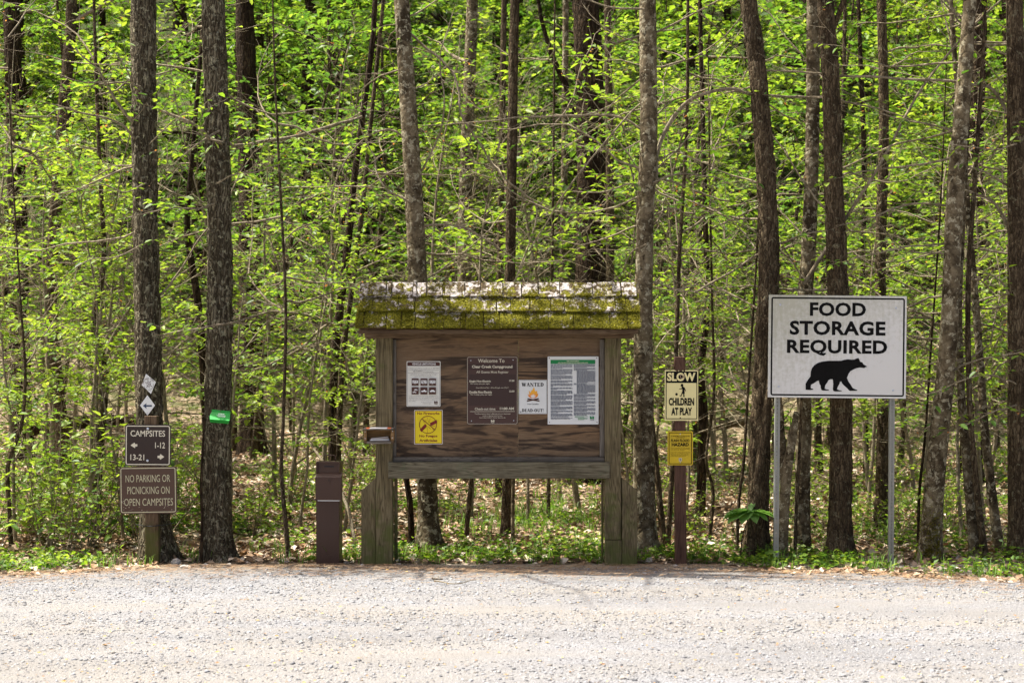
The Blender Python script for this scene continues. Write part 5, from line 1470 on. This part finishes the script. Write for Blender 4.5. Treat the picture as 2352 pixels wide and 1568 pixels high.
# ------------------------------------------------------------------ saplings, shrubs and hillside trees (shared meshes)
YG = [[0.175, 0.278, 0.020], [0.215, 0.312, 0.026], [0.132, 0.228, 0.016], [0.255, 0.340, 0.044]]
DG = [[0.088, 0.188, 0.020], [0.118, 0.220, 0.024], [0.066, 0.150, 0.022], [0.155, 0.262, 0.026]]
SAP = [proto('sapling', 200 + k, 4.6 + 0.5 * (k % 4), 0.028 + 0.004 * (k % 3), 0.26 if k % 2 else 0.12, 26, 1.6, 0.112, 0.036, 0.15, 0.5, 0.26, 0.32, 0.05, base=YG if k % 2 else None, orange=0.08 * (k % 3 == 0)) for k in range(6)]
MID = [proto('understorey', 300 + k, 8.5 + k, 0.055, 0.24, 32, 2.4, 0.155, 0.038, 0.19, 0.65, 0.26, 0.22, 0.04, full=False, base=DG if k % 2 else YG) for k in range(4)]
BIG = [proto('hill_tree', 400 + k, 13 + 1.2 * k, 0.14 + 0.02 * k, 0.10, 46, 3.1, 0.205, 0.042, 0.24, 0.85, 0.20, 0.16, 0.02, full=False, up=0.15, base=DG if k % 2 else None, sides=9) for k in range(4)]
BARE = [proto('bare_sapling', 600 + k, 5.2 + 0.5 * k, 0.032, 0.2, 30, 2.0, 0.07, 0.07, 0.15, 0.7, 0.78, 0.3, 0.09, orange=0.25, up=0.25) for k in range(4)]
SHR = []
for k in range(6):
    r = rs(500 + k); wd = Acc(); lv = Acc()
    for j in range(6 + k % 3):
        az = r.uniform(0, 6.28)
        P = wander(r, (0, 0, -0.03), (math.cos(az) * 0.55, math.sin(az) * 0.55, 1.0), r.uniform(0.6, 1.35), 8, 0.12)
        pr = np.linspace(0.0065, 0.002, 8); wd.add(*tube_np(P, pr, 4))
        dress(r, wd, lv, P, pr, 0.11, 0.32, 0.082, 0.06, 0.08, flat_=0.5, base=YG if k % 2 else None, start=0.25)
    SHR.append((wd.mesh('shrub_wood', True), lv.mesh('shrub_leaves', False, True)))

r = rs(900)
LAND = [(40, 'the left-edge trunk'), (145, 'the bent brown trunk'), (235, 'the knot-hole tree'), (340, 'the campsites oak'), (500, 'the carton oak'), (575, 'the shaded dark oak'), (655, 'the wiry stem'), (765, 'the fee box'),
        (855, 'the roof\'s left end'), (955, 'the blotched beech'), (1068, 'the grey far trunk'), (1172, 'the slim rough trunk'), (1290, 'the pale thin trunk'), (1358, 'the broad dark oak'), (1484, 'the limbed beech'),
        (1564, 'the yellow signs'), (1640, 'the wavy thin stem'), (1750, 'the bent oak'), (1850, 'the pale straight beech'), (1925, 'the stout trunk'), (2025, 'the right steel post'), (2180, 'the leaning beech'), (2235, 'the dark pine'), (2336, 'the right-edge trunk')]
def where(x, y):
    px = x / (y + D) * F + 1176
    i = min(range(len(LAND)), key=lambda k: abs(LAND[k][0] - px)); dx = px - LAND[i][0]
    return ('just left of ' if dx < -18 else 'just right of ' if dx > 18 else 'straight behind ') + LAND[i][1]
def half(y): return (y + D) * 0.36 + 0.8
def scatter(n, y0, y1, mind, power=1.0, avoid=None, tries=60, pad=0.0):
    out = []
    for _ in range(n * tries):
        y = y0 + (y1 - y0) * r.random() ** power; x = r.uniform(-1, 1) * (half(y) + pad)
        if avoid and avoid(x, y): continue
        if all((x - a) ** 2 + (y - b) ** 2 > mind ** 2 for a, b in out):
            out.append((x, y))
            if len(out) >= n: break
    return out
def near_open(x, y):      # keep the view through the board and in front of the signs open
    return y < 1.6 and (-1.6 < x < 1.3)
for i, (x, y) in enumerate(scatter(42, 2.4, 12.5, 0.9)):
    sc = r.uniform(0.65, 1.1) * (0.8 if y < 4 else 1)
    plant('sapling', ('short ' if sc < 0.7 else 'tall ' if sc > 0.95 else '') + 'leafy sapling ' + ('near, ' if y < 5 else 'farther back, ') + where(x, y), 'sapling', SAP, i % 6, x, y, r.uniform(0, 6.28), sc, 'understorey saplings on the level forest floor')
for i, (x, y) in enumerate(scatter(72, 8.5, 30, 1.4)):
    plant('understorey_tree', ('yellow-green' if i % 2 == 0 else 'deep green') + ' small tree, ' + ('slope foot, ' if y < 15 else 'lower slope, ') + where(x, y), 'tree', MID, i % 4, x, y, r.uniform(0, 6.28), r.uniform(0.75, 1.15), 'understorey trees at the foot of the slope', 'bark_brown')
for i, (x, y) in enumerate(scatter(90, 17, 60, 2.0, pad=2)):
    plant('hillside_tree', ('fresh' if i % 2 == 0 else 'deep') + ' green forest tree ' + ('low' if y < 28 else 'midway' if y < 44 else 'high') + ' upslope, ' + where(x, y), 'tree', BIG, i % 4, x, y, r.uniform(0, 6.28), r.uniform(0.75, 1.15), 'trees covering the slope', 'bark_dark')
LEFT = [(-4.9, 0.55), (-4.5, 0.9), (-4.2, 0.45), (-4.15, 0.95), (-4.75, 1.5), (-4.2, 1.7), (-3.6, 1.9), (-3.05, 2.1), (-5.1, 2.2), (-4.6, 2.5), (-3.9, 2.5), (-5.2, 1.2), (-3.75, 1.4)]
for i, (x, y) in enumerate(LEFT):
    plant('shrub', 'bushy green thicket shoot ' + ('nearest the road, ' if y < 1 else 'set back, ') + where(x, y), 'shrub', SHR, i % 6, x, y, r.uniform(0, 6.28), r.uniform(0.9, 1.35), 'shrubs in the left thicket', parts=('stems', 'foliage'))
for i, (x, y, sc) in enumerate([(-4.95, 1.3, 0.6), (-4.35, 1.9, 0.7), (-3.9, 1.4, 0.5), (-3.0, 2.2, 0.62), (-2.25, 2.2, 0.6), (4.55, 1.5, 0.62), (3.35, 1.9, 0.6), (1.75, 1.6, 0.5), (-1.75, 1.9, 0.55), (5.0, 2.2, 0.7), (-4.7, 2.8, 0.85)]):
    plant('sapling', 'low spreading sapling close to the road, ' + where(x, y), 'sapling', SAP, (i * 2 + 1) % 6, x, y, r.uniform(0, 6.28), sc, 'low saplings near the road')
for i, (x, y) in enumerate(scatter(30, 2.4, 10, 1.0)):
    plant('bare_sapling', 'nearly leafless grey sapling ' + ('near, ' if y < 5 else 'farther back, ') + where(x, y), 'sapling', BARE, i % 4, x, y, r.uniform(0, 6.28), r.uniform(0.75, 1.15), 'bare twiggy saplings')
RIGHT = [(4.75, 0.9), (4.2, 1.3), (3.75, 1.2), (4.5, 2.0)]
for i, (x, y) in enumerate(RIGHT):
    plant('shrub', 'low leafy shrub among thin stems, ' + where(x, y), 'shrub', SHR, (i + 2) % 6, x, y, r.uniform(0, 6.28), r.uniform(0.5, 0.8), 'shrubs at the right edge', parts=('stems', 'foliage'))
for i, (x, y) in enumerate(scatter(95, 1.3, 11, 0.55, 1.1, near_open)):
    sc = r.uniform(0.35, 0.85)
    plant('shrub', ('tiny' if sc < 0.45 else 'small' if sc < 0.6 else 'knee-high') + ' floor shrub ' + ('near, ' if y < 4 else 'farther back, ') + where(x, y), 'shrub', SHR, i % 6, x, y, r.uniform(0, 6.28), sc, 'shrubs on the forest floor', parts=('stems', 'foliage'))
for i, (x, y) in enumerate(scatter(100, 13, 45, 1.2)):
    plant('shrub', 'green shrub on the ' + ('lower' if y < 24 else 'upper') + ' slope, ' + where(x, y), 'shrub', SHR, i % 6, x, y, r.uniform(0, 6.28), r.uniform(1.2, 2.2), 'shrubs on the slope', parts=('stems', 'foliage'))
# ================================================================== forest floor, small things
def forest_litter():
    r = rs(61); lv = Acc()
    n = 70000
    y = 15 * r.random(n) ** 1.35
    x = r.uniform(-1, 1, n) * ((y + D) * 0.37 + 0.6)
    y = y + np.where((np.abs(x + 0.6) < 2.6) & (y < 0.8), 0.1, road_edge(np.clip(x, -9, 9)) * np.exp(-y) - 0.06 + 0.0 * y)
    dens = fbm(np.stack([x * 0.9, y * 0.9, 0 * x + 4], 1), 3)
    k = (dens > 0.36) | (r.random(n) < 0.45); k &= ~((y < 0.5) & (r.random(n) < 0.6)); x, y = x[k], y[k]; n = len(x)
    P = np.stack([x, y, gz(x, y) + r.uniform(0.002, 0.03, n)], 1)
    an = r.uniform(0, 6.28, n)
    A = np.stack([np.cos(an), np.sin(an), r.normal(0, 0.25, n)], 1)
    N_ = np.array([[0, 0, 1.0]]) + r.normal(0, 0.45, (n, 3))
    pal = np.array([[0.24, 0.155, 0.09], [0.36, 0.255, 0.165], [0.46, 0.36, 0.26], [0.17, 0.105, 0.06], [0.30, 0.185, 0.10], [0.52, 0.44, 0.35]])
    c = pal[r.integers(0, 6, n)] * r.uniform(0.95, 1.4, (n, 1))
    add_leaves(lv, P, A, N_, r.uniform(0.05, 0.115, n), 0.6, c, False)
    o = link('leaf_litter', lv.mesh('leaf_litter', False, True), M['dry_leaf'])
    tag(o, 'brown and tan dead leaves carpeting the forest floor', 'leaf litter', kind='stuff')
forest_litter()

def ground_cover():
    r = rs(62); lv = Acc()
    n = 11000
    y = 0.08 + 14 * r.random(n) ** 1.5
    x = r.uniform(-1, 1, n) * ((y + D) * 0.37 + 0.5)
    y = y + np.where(np.abs(x + 0.6) < 2.6, 0.05, (road_edge(np.clip(x, -9, 9)) + 0.12) * np.exp(-y * 1.2))
    d = fbm(np.stack([x * 0.8, y * 0.8, 0 * x + 9], 1), 3)
    k = (d + 0.05 * (y < 0.6) * (x > 0.5) + r.normal(0, 0.05, n)) > 0.49 + 0.05 * (y < 1.0)
    x, y = x[k], y[k]
    m = 7; q = len(x)
    h = r.uniform(0.02, 0.16, (q, 1)); az = r.uniform(0, 6.28, q * m)
    P = np.stack([(x[:, None] + r.normal(0, 0.035, (q, m))).ravel(), (y[:, None] + r.normal(0, 0.035, (q, m))).ravel(), (gz(x, y)[:, None] + h * r.uniform(0.3, 1.0, (q, m))).ravel()], 1)
    keep = r.random(q * m) < 0.8
    A = np.stack([np.cos(az), np.sin(az), r.normal(0.15, 0.35, q * m)], 1)
    P, A = P[keep], A[keep]; m = len(P)
    add_leaves(lv, P, A, np.array([[0, 0, 1.0]]) + r.normal(0, 0.4, (m, 3)), r.uniform(0.03, 0.075, m), 0.6, leaf_tints(r, m), False)
    o = link('ground_cover', lv.mesh('ground_cover', False, True), M['leaf'])
    tag(o, 'low green seedlings and weeds scattered over the forest floor', 'ground cover', kind='stuff')
ground_cover()

def grass():
    r = rs(63); acc = Acc(); Vs = []; T = []
    spots = []
    for _ in range(190):
        a = r.uniform(-5.4, 5.4); spots.append((a, (0.05 if abs(a + 0.6) < 2.6 else float(road_edge(np.array([a]))[0]) + 0.08) + abs(r.normal(0, 0.35))))
    spots += [(r.normal(0.35, 0.5), 3.4 + r.normal(0, 0.8)) for _ in range(130)] + [(r.normal(2.45, 0.12), 0.25 + abs(r.normal(0, 0.1))) for _ in range(20)] + [(r.normal(3.4, 1.0), r.uniform(1, 6)) for _ in range(90)]
    spots += [(r.uniform(-1, 1) * half(yy), yy) for yy in r.uniform(0.6, 9, 220)]
    for a, b in spots:
        z = g1(a, b)
        for _ in range(r.integers(5, 13)):
            an = r.uniform(0, 6.28); L = r.uniform(0.06, 0.22); w = 0.0035
            p = np.array([a + r.normal(0, 0.03), b + r.normal(0, 0.03), z])
            dv = np.array([math.cos(an), math.sin(an), 0]); s = np.array([-dv[1], dv[0], 0]) * w
            q = p + dv * L * 0.22 + np.array([0, 0, L * 0.65]); t = p + dv * L * 0.6 + np.array([0, 0, L * r.uniform(0.6, 1)])
            Vs.append([p - s, p + s, q + s * 0.8, q - s * 0.8, t]); c = np.array([0.10, 0.19, 0.022]) * r.uniform(0.7, 1.7); T.append(np.repeat([c], 5, 0))
    V = np.array(Vs).reshape(-1, 3); n = len(Vs); b = np.arange(n)[:, None] * 5
    ff = np.concatenate([np.concatenate([b + np.array([[0, 1, 2, 3]]), b + np.array([[3, 2, 4]])], 1)]).ravel()
    me = mesh_np('grass', V, ff, np.tile([4, 3], n), np.concatenate(T))
    tag(link('grass', me, M['grass_blade']), 'thin green grass tufts along the road edge and on the forest floor', 'grass', kind='stuff')
grass()

def gravel():
    r = rs(64)
    n = 60000
    u = r.random(n)
    dist = 7.3 + 5.6 * u ** 0.85
    y = dist - D; x = r.uniform(-1, 1, n) * (dist * 0.37 + 0.15)
    k = y < road_edge(x) - 0.02 + r.normal(0, 0.08, n)
    k &= (fbm(np.stack([x * 0.35, y * 1.6, 0 * x + 2], 1), 3) + r.normal(0, 0.08, n)) > 0.43
    x, y = x[k], y[k]; n = len(x)
    s = np.exp(r.normal(math.log(0.0046), 0.5, n)); s = np.clip(s, 0.002, 0.017)
    e = road_edge(np.clip(x, -9, 9)); rr = np.maximum(e - y, 0)
    z = 0.006 + 0.018 * np.clip(rr / 1.5, 0, 1) + 0.03 * (fbm(np.stack([x * 0.6, y * 0.9, 0 * x], 1), 3) - 0.5) * np.clip(rr / 0.8, 0, 1)
    O = np.array([[1, 0, 0], [0, 1, 0], [-1, 0, 0], [0, -1, 0], [0, 0, 1], [0, 0, -1]], float)
    J = O[None] + r.normal(0, 0.22, (n, 6, 3))
    J *= np.stack([s * r.uniform(0.8, 1.5, n), s * r.uniform(0.8, 1.5, n), s * r.uniform(0.45, 0.9, n)], 1)[:, None, :]
    an = r.uniform(0, 6.28, n); c, sn = np.cos(an)[:, None], np.sin(an)[:, None]
    V = np.stack([J[..., 0] * c - J[..., 1] * sn, J[..., 0] * sn + J[..., 1] * c, J[..., 2]], -1) + np.stack([x, y, z + s * 0.05], 1)[:, None, :]
    Fc = np.array([[0, 1, 4], [1, 2, 4], [2, 3, 4], [3, 0, 4], [1, 0, 5], [2, 1, 5], [3, 2, 5], [0, 3, 5]])
    ff = (np.arange(n)[:, None, None] * 6 + Fc[None]).ravel()
    pal = np.array([[0.49, 0.48, 0.46], [0.40, 0.385, 0.365], [0.57, 0.565, 0.555], [0.29, 0.285, 0.28], [0.44, 0.395, 0.33], [0.17, 0.17, 0.172], [0.51, 0.485, 0.44], [0.35, 0.35, 0.355]])
    w = np.array([.22, .22, .12, .13, .12, .05, .08, .06])
    col = pal[r.choice(8, n, p=w / w.sum())] * r.uniform(0.44, 0.74, (n, 1)) * np.array([[0.98, 1.0, 1.05]])
    me = mesh_np('gravel', V.reshape(-1, 3), ff, np.full(n * 8, 3), np.repeat(col, 6, 0))
    tag(link('gravel', me, M['stone']), 'loose pale limestone gravel spread over the road', 'gravel', kind='stuff')
gravel()

def needles():
    r = rs(65)
    n = 7000
    x = r.uniform(-5.6, 5.6, n); y = road_edge(x) + r.normal(-0.12, 0.30, n) - 0.25 * np.abs(r.normal(0, 1, n)) * (r.random(n) < 0.35)
    an = r.normal(0, 0.7, n) + np.where(r.random(n) < 0.3, 1.5, 0); L = r.uniform(0.03, 0.10, n); w = r.uniform(0.0012, 0.003, n)
    c, s = np.cos(an), np.sin(an); z = np.where(y < road_edge(x), 0.034, gz(x, y) + 0.012) + r.uniform(0, 0.006, n)
    V = np.stack([np.stack([x - c * L / 2 + s * w, y - s * L / 2 - c * w, z], 1), np.stack([x + c * L / 2 + s * w, y + s * L / 2 - c * w, z + 0.004], 1), np.stack([x + c * L / 2 - s * w, y + s * L / 2 + c * w, z + 0.005], 1), np.stack([x - c * L / 2 - s * w, y - s * L / 2 + c * w, z + 0.001], 1)], 1)
    pal = np.array([[0.19, 0.11, 0.06], [0.26, 0.17, 0.10], [0.13, 0.08, 0.045], [0.30, 0.22, 0.14]])
    me = mesh_np('pine_needles', V.reshape(-1, 3), np.arange(n * 4), np.full(n, 4), np.repeat(pal[r.integers(0, 4, n)], 4, 0))
    tag(link('pine_needles', me, M['needle']), 'rust-brown pine needles drifted along the road edge', 'pine needles', kind='stuff')
    # catkins and leaf scraps on the gravel
    n = 1300
    dist = 7.4 + 5 * r.random(n); y = dist - D; x = r.uniform(-1, 1, n) * dist * 0.37
    P = np.stack([x, y, np.full(n, 0.037)], 1); an = r.uniform(0, 6.28, n)
    lv = Acc(); pal = np.array([[0.42, 0.24, 0.07], [0.30, 0.17, 0.08], [0.50, 0.33, 0.10], [0.22, 0.15, 0.09]])
    add_leaves(lv, P, np.stack([np.cos(an), np.sin(an), 0.1 + 0 * an], 1), np.array([[0, 0, 1.0]]) + r.normal(0, 0.3, (n, 3)), r.uniform(0.012, 0.035, n), 0.45, pal[r.integers(0, 4, n)], False)
    tag(link('leaf_scraps', lv.mesh('leaf_scraps', False, True), M['dry_leaf']), 'small orange and brown plant scraps strewn on the gravel', 'plant scraps', kind='stuff')
needles()

# ------------------------------------------------------------------ rocks, sticks, logs
def rock(px, py, w, h, label, seed, col=(0.42, 0.39, 0.34)):
    k = (py - HOR) / F; dist = H / k; d = dist - D
    x = (px - 1176) / F * dist; s = dist / F
    r_ = rs(seed)
    bm = bmesh.new(); bmesh.ops.create_icosphere(bm, subdivisions=3, radius=1.0)
    co = np.array([v.co[:] for v in bm.verts])
    nn = fbm(co * 1.3 + seed, 3) - 0.5
    for v, n_, c_ in zip(bm.verts, nn, co):
        f = 1 + 0.9 * n_
        q = Vector(c_) * f
        q = Vector((round(q.x * 3) / 3 * 0.5 + q.x * 0.5, round(q.y * 3) / 3 * 0.5 + q.y * 0.5, round(q.z * 3) / 3 * 0.4 + q.z * 0.6))
        v.co = Vector((q.x * w * s / 2, q.y * w * s / 2.4, q.z * h * s / 1.6))
    me = bpy.data.meshes.new('rock'); bm.to_mesh(me); bm.free()
    key = 'rock_%d' % seed
    s_ = NT(key); v_ = s_.co(); n1 = s_.noise(v_, 40, 5, 0.7)
    s_.bump(n1, 0.6, 0.01)
    m = s_.fin(s_.ramp(n1, [(0.3, tuple(0.6 * c for c in col)), (0.7, col)]), 0.9, 0.15)
    o = link('rock', me, m, None, (x, d, max(g1(x, d), 0.0) + h * s * 0.22))
    tag(o, label, 'rock', 'rocks along the road edge')
rock(404, 1298, 22, 17, 'upright angular grey rock at the foot of the campsites oak', 1)
rock(426, 1305, 24, 12, 'flat pale rock in front of the campsites oak', 2, (0.5, 0.48, 0.43))
rock(722, 1301, 26, 9, 'flat tan rock left of the fee box', 3, (0.42, 0.33, 0.22))
rock(762, 1309, 20, 10, 'tan rock in front of the fee box', 4, (0.40, 0.32, 0.22))
rock(471, 1300, 16, 8, 'small pale rock in front of the carton oak', 5, (0.5, 0.47, 0.42))
rock(527, 1299, 14, 8, 'small grey rock at the right foot of the carton oak', 6)
rock(617, 1318, 13, 6, 'little white rock on the gravel edge between oak and fee box', 7, (0.58, 0.56, 0.52))
rock(1552, 1302, 16, 8, 'pale rock beside the yellow sign post', 8, (0.52, 0.49, 0.44))
rock(1480, 1318, 10, 5, 'pebble on the road below the board\'s right buttress', 9, (0.5, 0.48, 0.45))
rock(832, 1301, 11, 8, 'pebble at the foot of the board\'s left buttress', 10, (0.5, 0.48, 0.43))

def stick(name, label, pts, w0, w1, mat, cat='stick', d=None, lift=0.006, twigs=0, seed=1):
    P = []
    for i, (a, b) in enumerate(pts):
        if d is None:
            dist = H / ((b - HOR) / F); q = ((a - 1176) / F * dist, dist - D, 0.03 + lift)
            q = (q[0], q[1], max(0.03 if q[1] < -0.3 else 0.0, g1(q[0], q[1])) + lift)
        else:
            q = W(a, b, d[i] if isinstance(d, (list, tuple)) else d)
        P.append(q)
    P = np.array(P); c = P[len(P) // 2].copy()
    m = len(pts) * 6; S = spline(P - c, m); S[:, 2] += (vn(S * 9 + seed) - 0.5) * 0.012
    a = Acc(); a.add(*tube_np(S, np.linspace(w0, w1, m), 8))
    r_ = rs(seed)
    for _ in range(twigs):
        i = r_.integers(2, m - 2); Q = wander(r_, S[i], (r_.normal(), r_.normal(), abs(r_.normal(0, 0.4))), r_.uniform(0.1, 0.35), 5, 0.2); a.add(*tube_np(Q, np.linspace(w1, 0.0015, 5), 4))
    o = link(name, a.mesh(name, True), M[mat], None, c)
    tag(o, label, cat)
stick('fallen_stick', 'curved bare stick lying on the gravel in front of the board', [(997, 1342), (1015, 1345), (1040, 1349), (1062, 1348), (1080, 1343), (1094, 1340)], 0.006, 0.002, 'bark_twig', twigs=2, seed=3)
stick('fallen_stick', 'short stub of wood at the left end of the curved stick', [(992, 1338), (1003, 1339), (1018, 1339)], 0.007, 0.004, 'bark_brown', seed=4)
stick('fallen_stick', 'dark bent stick on the ground under the board\'s right half', [(1244, 1302), (1262, 1297), (1290, 1294), (1308, 1295)], 0.011, 0.006, 'bark_brown', seed=5, lift=0.01)
stick('fallen_branch', 'bare forked branch lying below the bear sign\'s right post', [(1955, 1300), (2000, 1290), (2045, 1284), (2060, 1290), (2090, 1302), (2110, 1306)], 0.007, 0.002, 'bark_twig', 'branch', twigs=6, seed=6)
stick('fallen_branch', 'dark twiggy branch on the verge at the right frame edge', [(2230, 1305), (2270, 1300), (2310, 1306), (2350, 1312)], 0.007, 0.002, 'bark_brown', 'branch', twigs=6, seed=7)
stick('fallen_log', 'grey fallen log lying on the slope right of the yellow signs', [(1585, 985), (1620, 978), (1670, 970), (1725, 962), (1800, 955)], 0.13, 0.09, 'bark_beech', 'log', d=12.2, seed=9)
stick('fallen_log', 'dark rotting log behind the left thicket', [(60, 985), (130, 975), (220, 968), (320, 962)], 0.15, 0.10, 'bark_dark', 'log', d=12.6, seed=10)
stick('fallen_log', 'mossy log behind the two oaks', [(230, 1212), (290, 1208), (340, 1211), (420, 1205)], 0.045, 0.03, 'bark_dark', 'log', d=2.6, seed=11)
stick('fallen_branch', 'pale dead branch propped behind the fee box', [(700, 1000), (735, 1050), (770, 1100), (800, 1170), (815, 1245)], 0.012, 0.02, 'bark_twig', 'branch', d=[2.0, 1.8, 1.6, 1.4, 1.2], seed=12)

# ------------------------------------------------------------------ broad-leaved seedling by the bent oak
def big_leaf_plant():
    base = W(1700, 1292, 0.28); base.z = g1(base.x, base.y)
    t = thing('broadleaf_seedling', 'seedling with a whorl of very large leaves left of the bear sign post', 'plant', base)
    top = W(1722, 1180, 0.12) - base
    S = spline(np.array([(0, 0, -0.03), (top.x * 0.3, -0.02, top.z * 0.5), tuple(top)]), 12)
    a = Acc(); a.add(*tube_np(S, np.linspace(0.007, 0.004, 12), 7)); link('stem', a.mesh('stem', True), M['bark_brown'], t)
    r_ = rs(13)
    spec = [(-172, 0.27, -0.10), (-150, 0.26, -0.18), (-120, 0.20, -0.28), (-80, 0.18, -0.30), (-45, 0.20, -0.16), (-12, 0.26, -0.06), (15, 0.25, 0.02), (150, 0.24, 0.04), (100, 0.2, 0.1), (188, 0.25, 0.02), (60, 0.10, 0.9)]
    for az, L, dz in spec:
        az = R(az); n = 9
        u = np.linspace(0, 1, n); half_w = L * 0.33 * np.sin(np.pi * np.clip(u, 0, 1) ** 0.85) ** 0.8; half_w[0] = half_w[-1] = 0.0015
        dirv = np.array([math.cos(az), math.sin(az), 0]); side = np.array([-dirv[1], dirv[0], 0])
        V = []
        for i in range(n):
            c = np.array(top) + dirv * L * u[i] + np.array([0, 0, dz * L * u[i] - 0.25 * L * u[i] ** 2 + 0.03])
            w = 0.012 * math.sin(i * 2.0)
            V += [c + side * half_w[i] + np.array([0, 0, 0.25 * half_w[i] + w * 0.4]), c, c - side * half_w[i] + np.array([0, 0, 0.25 * half_w[i] - w * 0.4])]
        Q = []
        for i in range(n - 1):
            b = i * 3; Q += [(b, b + 1, b + 4, b + 3), (b + 1, b + 2, b + 5, b + 4)]
        col = np.array([0.105, 0.215, 0.045]) * r_.uniform(0.85, 1.4)
        me = mesh_np('leaf', np.array(V), np.array(Q).ravel(), np.full(len(Q), 4), np.repeat([col], len(V), 0), True)
        link('leaf', me, M['leaf'], t)
big_leaf_plant()

# ------------------------------------------------------------------ things that would share a label are told apart by depth
def tell_apart():
    by = {}
    for o in bpy.data.objects:
        if o.parent is None and o.get('label'): by.setdefault(o['label'], []).append(o)
    words = {2: ('nearer one', 'farther one'), 3: ('nearest one', 'middle one', 'farthest one'), 4: ('nearest one', 'second nearest', 'third nearest', 'farthest one'), 5: ('nearest one', 'second nearest', 'middle one', 'fourth nearest', 'farthest one')}
    for lab, os_ in by.items():
        if 2 <= len(os_) <= 5:
            for o, w in zip(sorted(os_, key=lambda q: q.location.y), words[len(os_)]): o['label'] = lab + ', ' + w
tell_apart()
